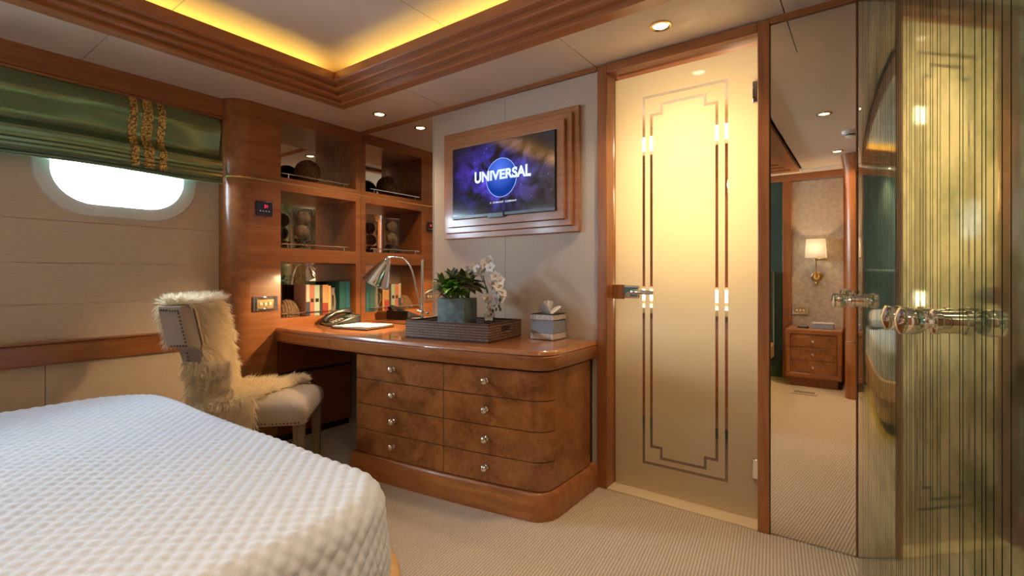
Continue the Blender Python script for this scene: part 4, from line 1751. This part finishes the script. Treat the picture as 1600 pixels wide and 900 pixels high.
def put_leaf(parent, me, p, az, el, roll=0.0, s=1.0, name='leaf'):
    o = bpy.data.objects.new(name, me)
    COL.objects.link(o)
    o.parent = parent
    o.location = p
    o.rotation_euler = (Matrix.Rotation(az, 3, 'Z') @ Matrix.Rotation(el, 3, 'X') @ Matrix.Rotation(roll, 3, 'Y')).to_euler()
    o.scale = (s, s, s)
    return o


# rosettes: (centre, leaf kind, count, tilt)
for (c, kind, n, sc_) in (((-0.055, -0.035, 0.235), 'a', 15, 1.0), ((-0.045, 0.03, 0.255), 'a', 13, 1.05), ((0.0, -0.055, 0.225), 'b', 16, 0.95), ((0.035, 0.0, 0.25), 'c', 14, 1.0),
                          ((0.075, -0.015, 0.245), 'a', 12, 0.95), ((-0.085, -0.02, 0.205), 'd', 12, 1.0), ((-0.02, 0.0, 0.285), 'd', 9, 0.9), ((0.02, 0.05, 0.255), 'c', 9, 0.9), ((0.045, -0.055, 0.225), 'b', 8, 0.8)):
    for k in range(n):
        ring = k / n
        put_leaf(pl_, lm[kind], (c[0] * 1.2 + rl.uniform(-0.008, 0.008), c[1] * 1.1 + rl.uniform(-0.008, 0.008), c[2] + 0.022 + 0.03 * ring),
                 k * 2.399 + rl.uniform(-0.2, 0.2), radians(-25 + 85 * ring + rl.uniform(-8, 8)), rl.uniform(-0.25, 0.25), sc_ * 1.12 * (1.05 - 0.45 * ring))
for k in range(10):
    x, y = rl.uniform(-0.06, 0.06), rl.uniform(-0.04, 0.04)
    obj('stem', MB().tube([(x, y, 0.17), (x * 1.1, y * 1.1, 0.22), (x * 1.2, y * 1.2, 0.25)], 0.004, 6), 'leaf_a', pl_)

# ---- white orchid sprays behind, in a small glass
orc = thing('orchid_spray', 'arching sprays of white orchid flowers beside the planter in the tray', 'flowers', (1.40, -0.205, TZ + 0.0065))
obj('glass_vase', MB().lathe([(0.002, 0.0), (0.026, 0.0), (0.030, 0.02), (0.030, 0.12), (0.0275, 0.12), (0.0275, 0.022), (0.002, 0.012)], n=20, caps=False), 'glass', orc, smooth=True)
M['petal'] = pmat('orchid_petal', (0.80, 0.79, 0.80), 0.55, noise_amt=0.06, nscale=60)
M['stem'] = pmat('orchid_stem', (0.10, 0.13, 0.035), 0.5)
M['bud'] = pmat('orchid_bud', (0.10, 0.09, 0.03), 0.5)
pet = leaf_mesh('petal', 0.030, 0.030, 0.5, 0.7, 0.2)
pet.materials.append(M['petal'])
sprays = [[(0, 0, 0.10), (-0.02, 0.0, 0.24), (-0.05, 0.0, 0.34), (-0.02, -0.01, 0.375), (0.04, -0.02, 0.36), (0.085, -0.03, 0.30), (0.105, -0.04, 0.23), (0.10, -0.045, 0.16)],
          [(0, 0, 0.10), (0.0, 0.02, 0.22), (0.0, 0.03, 0.30), (0.02, 0.02, 0.31), (0.04, 0.0, 0.26), (0.035, -0.03, 0.19), (0.045, -0.045, 0.13)],
          [(0, 0, 0.10), (-0.03, 0.02, 0.25), (-0.10, 0.02, 0.36), (-0.14, 0.02, 0.375)]]
for s_ in sprays:
    obj('stem', MB().tube(s_, [0.003] * (len(s_) - 2) + [0.002, 0.0012], 6), 'stem', orc, smooth=True)
spots_f = [(-0.05, -0.012, 0.35, 0.3), (-0.015, -0.025, 0.385, 0.1), (0.03, -0.03, 0.37, -0.2), (0.07, -0.04, 0.325, -0.4), (0.098, -0.05, 0.265, -0.3), (0.035, -0.02, 0.285, 0.1), (0.045, -0.02, 0.22, 0.4),
           (0.02, -0.045, 0.205, -0.2), (0.075, -0.035, 0.235, 0.2), (-0.12, 0.0, 0.375, 0.2), (-0.14, 0.0, 0.365, -0.2), (0.04, -0.05, 0.145, 0.3), (-0.085, -0.005, 0.365, 0.0), (0.06, -0.03, 0.165, 0.1), (0.03, -0.05, 0.11, 0.2), (-0.03, 0.0, 0.40, 0.5), (0.0, 0.0, 0.41, -0.3), (0.10, -0.03, 0.30, 0.2), (0.085, -0.02, 0.20, -0.1), (0.115, -0.04, 0.235, 0.3), (0.06, -0.01, 0.30, 0.2)]
for (x, y, z, r_) in spots_f:
    fl = bpy.data.objects.new('blossom', None)
    COL.objects.link(fl)
    fl.parent = orc
    fl.location = (x, y, z)
    fl.rotation_euler = (radians(70) + rl.uniform(-0.35, 0.35), r_, radians(35) + rl.uniform(-0.6, 0.6))
    for k in range(5):
        put_leaf(fl, pet, (0, 0, 0), 2 * pi * k / 5 + r_, radians(12), 0, rl.uniform(0.9, 1.15), 'petal')
    lb = obj('lip', MB().ball((0, 0, 0.006), 0.006, 10, (1, 1.2, 0.9)), pmat('orchid_lip', (0.62, 0.50, 0.25), 0.5) if 'lipm' not in M else M['lipm'], fl, smooth=True)
    M['lipm'] = lb.data.materials[0]
bb = []
for (x, y, z) in ((0.106, -0.045, 0.20), (0.10, -0.045, 0.165), (0.085, -0.05, 0.15), (0.047, -0.047, 0.125), (0.062, -0.05, 0.14), (0.112, -0.05, 0.15)):
    obj('bud', MB().ball((x, y, z), 0.0085, 10, (0.8, 0.8, 1.3)), 'bud', orc, smooth=True)

# ---- tissue box
M['shell'] = pmat('shell_band', (0.60, 0.57, 0.52), 0.3, noise_amt=0.3, nscale=45, stretch=(3, 3, 1))
M['blue_grey'] = pmat('blue_grey_shagreen', (0.27, 0.31, 0.36), 0.45, noise_amt=0.12, nscale=180)
tb = thing('tissue_box', 'square tissue box of blue-grey panels and pale shell bands near the desk corner', 'tissue box', (1.703, -0.083, TZ), radians(2))
obj('body', MB().box(-0.066, 0.066, -0.066, 0.066, 0.034, 0.104), 'blue_grey', tb)
for z0, z1 in ((0.003, 0.034), (0.104, 0.130)):
    for sx in (-1, 1):
        for k in range(8):
            a = -0.0675 + 0.135 * k / 8
            bd = MB().box(a + 0.0004, a + 0.0165, sx * 0.0675 - 0.002, sx * 0.0675 + 0.001, z0, z1)
            obj('shell_tile', bd, 'shell', tb)
            bd = MB().box(sx * 0.0675 - 0.002, sx * 0.0675 + 0.001, a + 0.0004, a + 0.0165, z0, z1)
            obj('shell_tile', bd, 'shell', tb)
obj('edge_lines', MB().box(-0.068, 0.068, -0.068, 0.068, 0.0, 0.003).box(-0.0685, 0.0685, -0.0685, 0.0685, 0.0335, 0.0352).box(-0.0685, 0.0685, -0.0685, 0.0685, 0.103, 0.1047), 'dark', tb)
obj('lid', plate(stadium(0.138, 0.138, 0.004, 2), [stadium(0.06, 0.05, 0.02, 6)], lambda a, b, t: (a, b, 0.130 + t), 0.004), 'dark', tb)
b = MB()
rows = []
for i in range(8):
    t_ = i / 7
    rr_ = []
    for k in range(33):
        th = 2 * pi * k / 32
        r_ = 0.010 + 0.030 * t_ * (1 + 0.55 * t_ * sin(3 * th + 0.6) + 0.2 * sin(5 * th))
        rr_.append((r_ * cos(th) * 1.15, r_ * sin(th) * 0.8, 0.126 + 0.036 * t_ + 0.022 * t_ * t_ * sin(3 * th + 0.4) + 0.012 * t_ * sin(2 * th - 1.2) - 0.006 * t_ ** 3))
    rows.append(rr_)
b.grid(rows)
rows = [[(0.8 * (0.006 + 0.020 * i / 5 * (1 + 0.5 * sin(4 * th))) * cos(th), 0.7 * (0.006 + 0.02 * i / 5) * sin(th), 0.126 + 0.064 * i / 5 + 0.012 * i / 5 * sin(3 * th + 2)) for th in [2 * pi * k / 24 for k in range(25)]] for i in range(6)]
b.grid(rows)
obj('tissue', b, 'white_fabric', tb, smooth=True)

# ---- telephone
ph = thing('telephone', 'black desk telephone with handset beside the notepad', 'telephone', (0.165, -0.285, TZ), radians(-14))
b = MB()
b.add([(-0.10, -0.11, 0.0), (0.10, -0.11, 0.0), (0.10, 0.10, 0.0), (-0.10, 0.10, 0.0), (-0.10, -0.11, 0.014), (0.10, -0.11, 0.014), (0.10, 0.10, 0.072), (-0.10, 0.10, 0.072)],
      [(3, 2, 1, 0), (4, 5, 6, 7), (0, 1, 5, 4), (1, 2, 6, 5), (2, 3, 7, 6), (3, 0, 4, 7)])
obj('housing', b, 'black', ph, bevel=0.008, seg=3)


def pz(y):
    return 0.014 + 0.058 * (y + 0.11) / 0.21


hs = [(-0.066, -0.095, pz(-0.095) + 0.012), (-0.066, -0.07, pz(-0.07) + 0.026), (-0.066, -0.02, pz(-0.02) + 0.036), (-0.066, 0.03, pz(0.03) + 0.034), (-0.066, 0.075, pz(0.075) + 0.024), (-0.066, 0.095, pz(0.095) + 0.010)]
obj('handset', MB().tube(hs, [0.021, 0.023, 0.015, 0.015, 0.023, 0.021], 12), 'black', ph, smooth=True)
for r_ in range(4):
    for c in range(3):
        x, y = 0.0 + c * 0.024, -0.075 + r_ * 0.022
        obj('key', MB().box(x - 0.008, x + 0.008, y - 0.006, y + 0.006, pz(y) - 0.002, pz(y) + 0.004), pmat('grey_key', (0.35, 0.33, 0.30), 0.5) if 'key' not in M else M['key'], ph)
        M.setdefault('key', bpy.data.materials['grey_key'])
obj('display', MB().add([(0.0 - 0.02, 0.03, pz(0.03) + 0.001), (0.085, 0.03, pz(0.03) + 0.001), (0.085, 0.075, pz(0.075) + 0.001), (-0.02, 0.075, pz(0.075) + 0.001),
                         (0.0 - 0.02, 0.03, pz(0.03) - 0.002), (0.085, 0.03, pz(0.03) - 0.002), (0.085, 0.075, pz(0.075) - 0.002), (-0.02, 0.075, pz(0.075) - 0.002)],
                        [(0, 1, 2, 3), (7, 6, 5, 4), (0, 4, 5, 1), (1, 5, 6, 2), (2, 6, 7, 3), (3, 7, 4, 0)]), pmat('grey_display', (0.14, 0.16, 0.13), 0.2), ph)

# ---- notepad on a leather holder
np_ = thing('notepad', 'white notepad on a dark leather holder under the lamp', 'notepad', (0.455, -0.325, TZ), radians(9))
obj('holder', MB().box(-0.15, 0.15, -0.125, 0.125, 0.0, 0.009), pmat('brown_leather', (0.05, 0.025, 0.015), 0.5), np_, bevel=0.003)
b = MB()
rows = [[(-0.143 + 0.286 * i / 8, -0.118 + 0.236 * j / 6, 0.0165 + 0.006 * (i / 8) ** 3 * 0 + 0.004 * (abs(j / 6 - 0.5) * 2) ** 2 * (1 if i > 4 else 0.3)) for i in range(9)] for j in range(7)]
b.grid(rows)
b.box(-0.143, 0.143, -0.118, 0.118, 0.009, 0.0155)
obj('paper', b, 'white_paper', np_)

# ---- chrome desk lamp
lx, ly = 0.915, -0.245
lamp = thing('desk_lamp', 'chrome adjustable desk lamp with bell shade leaning over the notepad', 'lamp', (lx, ly, TZ))
obj('base', MB().lathe([(0.085, 0), (0.085, 0.010), (0.078, 0.017), (0.022, 0.024), (0.012, 0.034)], n=32), 'chrome', lamp, smooth=True)
obj('stem', MB().lathe([(0.009, 0.03), (0.009, 0.13), (0.0075, 0.135), (0.0075, 0.415), (0.0095, 0.417), (0.0095, 0.428), (0.004, 0.432)], n=16), 'chrome', lamp, smooth=True)
obj('clamp', MB().ball((0, 0, 0.118), 0.0155, 14).tube([(-0.03, -0.012, 0.122), (0.03, 0.012, 0.112)], 0.006, 10).ball((0.032, 0.013, 0.112), 0.010, 10), 'chrome', lamp, smooth=True)
arm = [(-0.006, -0.002, 0.115), (-0.022, -0.004, 0.18), (-0.045, -0.008, 0.26), (-0.062, -0.010, 0.325), (-0.078, -0.014, 0.372), (-0.100, -0.018, 0.410), (-0.138, -0.024, 0.438), (-0.185, -0.030, 0.449), (-0.230, -0.036, 0.452), (-0.263, -0.042, 0.440)]
sm_ = []
for i in range(len(arm) - 1):
    for k in range(3):
        t_ = k / 3
        p0, p1, p2, p3 = [Vector(arm[max(0, min(len(arm) - 1, i + q))]) for q in (-1, 0, 1, 2)]
        sm_.append(0.5 * ((2 * p1) + (p2 - p0) * t_ + (2 * p0 - 5 * p1 + 4 * p2 - p3) * t_ * t_ + (3 * p1 - p0 - 3 * p2 + p3) * t_ ** 3))
sm_.append(Vector(arm[-1]))
obj('arm', MB().tube(sm_, 0.0062, 10), 'chrome', lamp, smooth=True)
sa = Vector((-0.265, -0.042, 0.436))
sd = Vector((-0.085, -0.035, -0.165)).normalized()
M['shade_in'] = pmat('white_enamel', (0.85, 0.82, 0.75), 0.3)
sh = obj('lamp_shade', MB().lathe([(0.010, -0.020), (0.015, -0.012), (0.016, 0.004), (0.024, 0.010), (0.034, 0.030), (0.052, 0.070), (0.068, 0.110), (0.083, 0.150), (0.088, 0.166), (0.090, 0.168)], sa, sd, 32, caps=False), 'chrome', lamp, smooth=True)
obj('shade_lining', MB().lathe([(0.020, 0.012), (0.032, 0.032), (0.050, 0.072), (0.066, 0.112), (0.081, 0.152), (0.0875, 0.168), (0.090, 0.168)], sa, sd, 32, caps=False), 'shade_in', sh, smooth=True)
obj('bulb', MB().ball(sa + sd * 0.090, 0.024, 14, (1, 1, 1.2)), 'bulb', lamp, smooth=True)
bp_ = Vector((lx, ly, TZ)) + sa + sd * 0.125
q_ = sd.to_track_quat('-Z', 'Y').to_euler()
light('desk_lamp_bulb', 'SPOT', bp_, L_DESK, (1.0, 0.66, 0.32), q_, spot_size=radians(135), spot_blend=0.5, shadow_soft_size=0.022)

# ================================================================= ON THE SHELVES
z3 = NZ[0][0] + 0.0006
books = [(0.034, 0.235, (0.015, 0.13, 0.18), 'bright blue book at the right end of the bottom niche row'), (0.052, 0.235, (0.015, 0.10, 0.10), 'thick teal book next to the bright blue one'),
         None,
         (0.020, 0.205, (0.62, 0.36, 0.14), 'thin tan book beside the grey jug'), (0.044, 0.212, (0.50, 0.27, 0.12), 'thick tan book with dark red lower spine'),
         (0.020, 0.210, (0.035, 0.02, 0.015), 'slim black book between the tan and mint spines'), (0.040, 0.212, (0.34, 0.44, 0.34), 'mint green book with dark lettering marks'),
         (0.032, 0.212, (0.42, 0.13, 0.08), 'brick red book left of the mint one'), (0.026, 0.216, (0.46, 0.40, 0.32), 'cream book with navy lower spine at the left end')]
y = NY1 - 0.028
for bk_s in books:
    if bk_s is None:
        jy = y - 0.034
        y -= 0.070
        continue
    w_, h_, c_, lab = bk_s
    dp = 0.15
    b_ = thing('book', lab, 'book', (-0.035, y - w_ / 2, z3), 0, 'books in the bottom niche')
    obj('cover', MB().box(-dp, 0, -w_ / 2, -w_ / 2 + 0.003, 0, h_).box(-dp, 0, w_ / 2 - 0.003, w_ / 2, 0, h_), pmat('book_cloth', c_, 0.6), b_)
    obj('spine', MB().box(-0.003, 0.002, -w_ / 2, w_ / 2, 0, h_), b_.children[0].data.materials[0], b_, bevel=0.0012)
    obj('pages', MB().box(-dp + 0.004, -0.003, -w_ / 2 + 0.003, w_ / 2 - 0.003, 0.003, h_ - 0.004), 'white_paper', b_)
    if 'dark red' in lab:
        obj('spine_panel', MB().box(0.0018, 0.0028, -w_ / 2, w_ / 2, 0, h_ * 0.40), pmat('red_cloth', (0.26, 0.03, 0.02), 0.6), b_)
    if 'navy' in lab:
        obj('spine_panel', MB().box(0.0018, 0.0028, -w_ / 2, w_ / 2, 0, h_ * 0.45), pmat('navy_cloth', (0.02, 0.03, 0.06), 0.6), b_)
    if 'mint' in lab:
        obj('spine_panel', MB().box(0.0018, 0.0028, -w_ * 0.3, w_ * 0.3, h_ * 0.44, h_ * 0.56), 'black', b_)
    if 'left end' in lab:
        obj('front_cover_panel', MB().box(-dp, -0.002, -w_ / 2 - 0.002, -w_ / 2, 0, h_), pmat('rose_paper', (0.55, 0.36, 0.30), 0.6), b_)
    y -= w_ + 0.0015
jug = thing('jug', 'small grey stoneware jug with handle between the teal and tan books', 'jug', (-0.075, jy, z3))
obj('body', MB().lathe([(0.018, 0), (0.026, 0.03), (0.029, 0.08), (0.024, 0.13), (0.018, 0.165), (0.022, 0.19)], n=20), pmat('stoneware', (0.22, 0.20, 0.17), 0.4), jug, smooth=True)
obj('handle', MB().tube([(0.024, -0.006, 0.14), (0.046, -0.012, 0.13), (0.050, -0.013, 0.09), (0.026, -0.006, 0.05)], 0.005, 8), jug.children[0].data.materials[0], jug, smooth=True)
M['woven_ball'] = pmat('woven_seagrass', (0.15, 0.085, 0.035), 0.75, noise_amt=0.55, nscale=55, bump=0.9, bscale=70)
M['pale_ball'] = pmat('pale_woven', (0.50, 0.34, 0.21), 0.75, noise_amt=0.4, nscale=65, bump=0.8, bscale=90)


def woven_ball(name, label, c, r, mat, group=None):
    """ball wound with crossing cords"""
    t = thing(name, label, 'ornament', c, 0, group)
    obj('core', MB().ball((0, 0, r), r * 0.94, 24), mat, t, smooth=True)
    b = MB()
    rb = random.Random(int(r * 1e4) + int(c[1] * 100))
    for k in range(16):
        ax = Vector((rb.gauss(0, 1), rb.gauss(0, 1), rb.gauss(0, 1))).normalized()
        a = ax.orthogonal().normalized()
        bb_ = ax.cross(a)
        offk = rb.uniform(-0.6, 0.6) * r
        rr = sqrt(max(0.0, r * r - offk * offk)) * 0.975
        pts = [Vector((0, 0, r)) + ax * offk * 0.975 + (a * cos(2 * pi * q / 20) + bb_ * sin(2 * pi * q / 20)) * rr for q in range(21)]
        b.tube(pts, r * 0.035, 5, caps=False)
    obj('cords', b, mat, t, smooth=True)
    return t


woven_ball('woven_ball', 'large dark woven ball in the top niche', (-0.125, -0.355, NZ[2][0] + 0.0006), 0.088, 'woven_ball')
hb = thing('woven_half_round', 'dark woven rounded ornament at the left of the bottom niche', 'ornament', (-0.115, -0.515, z3))
b = MB()
rows = [[(0.055 * cos(a), 0.070 * cos(e) * sin(a) * 1.0, 0.0 + 0.115 * sin(e) * (0.9 + 0.1 * abs(cos(a)))) for a in [2 * pi * k / 24 for k in range(25)]] for e in [0]]
b = MB().ball((0, 0, 0.0), 0.085, 24, (0.75, 1.0, 1.35))
b.v = [(p[0], p[1], max(0.0, p[2])) for p in b.v]
obj('body', b, 'woven_ball', hb, smooth=True)
bnd = MB()
for k in range(9):
    yy = -0.07 + 0.0175 * k
    rr = sqrt(max(0, 1 - (yy / 0.085) ** 2))
    bnd.tube([(0.064 * rr * cos(pi * q / 12), yy, 0.116 * rr * sin(pi * q / 12)) for q in range(13)], 0.0035, 5)
obj('cords', bnd, 'woven_ball', hb, smooth=True)
# two glass cylinders holding woven balls and cones
z2 = NZ[1][0] + 0.0006
vs_ = thing('glass_cylinder', 'tall glass cylinder holding two woven balls and dark potpourri in the middle niche', 'vase', (-0.125, -0.395, z2))
rv, hv = 0.068, 0.285
obj('glass', MB().lathe([(0.002, 0.0), (rv, 0.0), (rv, hv), (rv - 0.004, hv), (rv - 0.004, 0.008), (0.002, 0.008)], n=36, caps=False), 'glass', vs_, smooth=True)
obj('rim', MB().lathe([(rv - 0.004, hv), (rv + 0.001, hv), (rv + 0.001, hv + 0.003), (rv - 0.004, hv + 0.003)], n=36, caps=False), 'white_plastic', vs_, smooth=True)
woven_ball('pale_woven_ball', 'pale woven ball lying lower in the glass cylinder', (-0.125, -0.400, z2 + 0.078), 0.050, 'pale_ball', 'balls in the glass cylinder')
woven_ball('pale_woven_ball', 'pinkish plain ball resting on top inside the glass cylinder', (-0.123, -0.390, z2 + 0.178), 0.050, 'pale_ball', 'balls in the glass cylinder')
b = MB()
rp_ = random.Random(8)
for k in range(90):
    a, rr = rp_.uniform(0, 6.28), 0.056 * sqrt(rp_.random())
    b.ball((-0.0 + rr * cos(a), rr * sin(a), 0.016 + 0.058 * rp_.random()), rp_.uniform(0.006, 0.011), 6, (1, 1, 0.7))
pc = obj('potpourri', b, pmat('potpourri', (0.05, 0.028, 0.016), 0.8, noise_amt=0.5, nscale=80), vs_)
pc['kind'] = 'stuff'

# ================================================================= DOWNLIGHTS, DETECTOR, VENTS
dl = None
spots_d = [(0.446, -0.186, 'brass downlight in the ceiling above the bookcase corner', 1.0), (2.353, -0.215, 'brass downlight in the ceiling in front of the frosted door', 1.0),
           (2.84, -1.55, 'brass downlight in the side ceiling, nearer of the two seen in the tall mirror', 1.0), (2.86, -2.77, 'brass downlight in the side ceiling, farther of the two seen in the tall mirror', 1.0),
           (1.35, -3.52, 'added unseen brass downlight above the bed head behind the camera', 1.0), (3.35, -2.45, 'added unseen brass downlight over the entrance right of the camera', 0.8)]  # last two are unseen, added as warm fill for the cabin
for (x, y_, lab, on) in spots_d:
    d = thing('downlight', lab, 'ceiling light', (x, y_, CEIL), 0, 'brass ceiling downlights')
    obj('trim_ring', MB().lathe([(0.046, 0.0), (0.045, -0.006), (0.036, -0.008), (0.031, -0.004), (0.029, 0.004)], n=32, caps=False), 'brass', d, smooth=True)
    obj('lens', MB().lathe([(0.0295, 0.0), (0.0295, 0.001)], (0, 0, -0.0035), n=24), 'bulb', d, smooth=True)
    light('downlight_beam', 'SPOT', (x, y_, CEIL - 0.012), L_DOWN * on, WARM, (0, 0, 0), spot_size=radians(120), spot_blend=1.0, shadow_soft_size=0.05)
sd_ = thing('smoke_detector', 'white round smoke detector on the side ceiling seen in the tall mirror', 'detector', (2.97, -2.13, CEIL))
obj('base', MB().lathe([(0.055, 0.0), (0.055, -0.012), (0.048, -0.022)], n=28), 'white_plastic', sd_, smooth=True)
obj('sensor', MB().lathe([(0.034, -0.020), (0.032, -0.040), (0.024, -0.046)], n=20), 'white_plastic', sd_, smooth=True)
obj('slots', MB().lathe([(0.0345, -0.026), (0.0345, -0.034)], n=20, caps=False), 'dark', sd_)
av = thing('air_vent', 'slim slotted ceiling air vent above the nightstand', 'vent', (2.68, -3.45, CEIL))
obj('frame', plate(rect(-0.17, 0.17, -0.04, 0.04), [rect(-0.16, 0.16, -0.03, 0.03)], lambda a, b, t: (a, b, -t), 0.006), 'white_plastic', av)
for k in range(5):
    obj('slat', MB().box(-0.16, 0.16, -0.028 + k * 0.012, -0.022 + k * 0.012, -0.005, 0.001), 'white_plastic', av)
fv = thing('floor_vent', 'pale rectangular floor vent on the carpet by the nightstand', 'vent', (2.60, -2.93, 0.0))
obj('plate', MB().box(-0.10, 0.10, -0.05, 0.05, 0.0, 0.012), 'soft_beige', fv, bevel=0.004)
for k in range(6):
    obj('slot', MB().box(-0.085, 0.085, -0.040 + k * 0.014, -0.034 + k * 0.014, 0.012, 0.0126), 'dark', fv)

# ================================================================= BY THE BED HEAD (seen in the mirrors)
ns_ = thing('nightstand', 'cherry nightstand with three burl drawers below the wall sconce', 'nightstand', (2.645, -3.44, 0))
obj('frame', plate(rect(-0.235, 0.235, 0.085, 0.565), [rect(-0.195, 0.195, 0.135, 0.515)], lambda a, b, t: (a, 0.195 - t, b), 0.38), 'wood_x', ns_, bevel=0.010, seg=3)
obj('carcass', MB().box(-0.195, 0.195, -0.18, 0.17, 0.135, 0.515), 'dark', ns_)
for k in range(3):
    z0 = 0.138 + k * 0.1255
    dd = obj('drawer', MB().box(-0.192, 0.192, 0.17, 0.186, z0, z0 + 0.122), 'burl', ns_, bevel=0.002)
    obj('knob', MB().lathe([(0.006, 0), (0.006, 0.008), (0.013, 0.014), (0.013, 0.022), (0.004, 0.028)], (0, 0.186, z0 + 0.061), (0, 1, 0), 16), 'chrome', dd, smooth=True)
obj('plinth', MB().box(-0.20, 0.20, -0.19, 0.15, 0.0, 0.085), 'wood_dark', ns_)
t = thing('box', 'flat grey box with dark band on the nightstand', 'box', (2.715, -3.43, 0.5655))
obj('base', MB().box(-0.09, 0.09, -0.06, 0.06, 0, 0.045), 'blue_grey', t, bevel=0.003)
obj('lid', MB().box(-0.092, 0.092, -0.062, 0.062, 0.045, 0.058), 'shell', t, bevel=0.003)
t = thing('remote_control', 'small black remote control on the nightstand', 'remote', (2.55, -3.38, 0.5655), 0.5)
obj('case', MB().box(-0.05, 0.05, -0.02, 0.02, 0, 0.018), 'black', t, bevel=0.005)
for k in range(4):
    obj('button', MB().box(-0.04 + k * 0.02, -0.03 + k * 0.02, -0.006, 0.006, 0.018, 0.020), 'white_plastic', t)
sc_ = thing('wall_sconce', 'brass wall sconce with white tapered fabric shade above the nightstand', 'wall lamp', (2.645, -3.648, 1.08))
obj('back_plate', MB().lathe([(0.052, 0), (0.052, 0.010), (0.044, 0.016), (0.030, 0.018)], (0, 0, 0), (0, 1, 0), 8), 'brass', sc_)
obj('arm', MB().tube([(0, 0.016, 0.0), (0, 0.075, -0.005), (0, 0.09, 0.02), (0, 0.09, 0.19)], 0.007, 10).lathe([(0.022, 0), (0.022, 0.028)], (0, 0.09, 0.165), (0, 0, 1), 14), 'brass', sc_, smooth=True)
obj('finial', MB().ball((0, 0.02, -0.07), 0.016, 12), 'brass', sc_, smooth=True)


def shade_mat():
    m = bpy.data.materials.new('lit_shade')
    m.use_nodes = True
    n, l = m.node_tree.nodes, m.node_tree.links
    n.clear()
    o = n.new('ShaderNodeOutputMaterial')
    tl = n.new('ShaderNodeBsdfTranslucent')
    tl.inputs['Color'].default_value = (0.95, 0.90, 0.80, 1)
    df = n.new('ShaderNodeBsdfDiffuse')
    df.inputs['Color'].default_value = (0.8, 0.76, 0.68, 1)
    mx = n.new('ShaderNodeMixShader')
    mx.inputs['Fac'].default_value = 0.4
    l.new(tl.outputs[0], mx.inputs[1])
    l.new(df.outputs[0], mx.inputs[2])
    l.new(mx.outputs[0], o.inputs[0])
    return m


M['shade'] = shade_mat()
qd = [((-0.092, -0.072), 0.185), ((-0.080, -0.062), 0.385)]
rows = []
for (hx, hy), z in qd:
    rows.append([(-0.092 if hx == -0.092 else -0.08, 0.09 + hy, z), (0.092 if hx == -0.092 else 0.08, 0.09 + hy, z), (0.092 if hx == -0.092 else 0.08, 0.09 - hy, z), (-0.092 if hx == -0.092 else -0.08, 0.09 - hy, z), (-0.092 if hx == -0.092 else -0.08, 0.09 + hy, z)])
obj('lamp_shade', MB().grid(rows), 'shade', sc_)
ed = MB()
for (hx, hy), z in qd:
    lpq = [(-hx, 0.09 - hy, z), (-hx, 0.09 + hy, z), (hx, 0.09 + hy, z), (hx, 0.09 - hy, z), (-hx, 0.09 - hy, z)]
    ed.tube(lpq, 0.003, 6)
obj('shade_trim', ed, 'brass', sc_)
obj('bulb', MB().ball((0, 0.09, 0.27), 0.026, 14), 'bulb', sc_, smooth=True)
light('sconce_bulb', 'POINT', (2.645, -3.648 + 0.09, 1.08 + 0.305), L_SCONCE, (1.0, 0.72, 0.40), shadow_soft_size=0.02)

# unseen copy of the sconce, added to brighten the hull-side ceiling
s2 = copy_tree(sc_)
s2.location.x = 0.16
s2['label'] = 'added unseen brass wall sconce on the hull side of the bed head'
light('sconce_bulb', 'POINT', (0.16, -3.648 + 0.09, 1.08 + 0.305), L_SCONCE * 1.6, (1.0, 0.72, 0.40), shadow_soft_size=0.02)  # added fill light of the unseen sconce
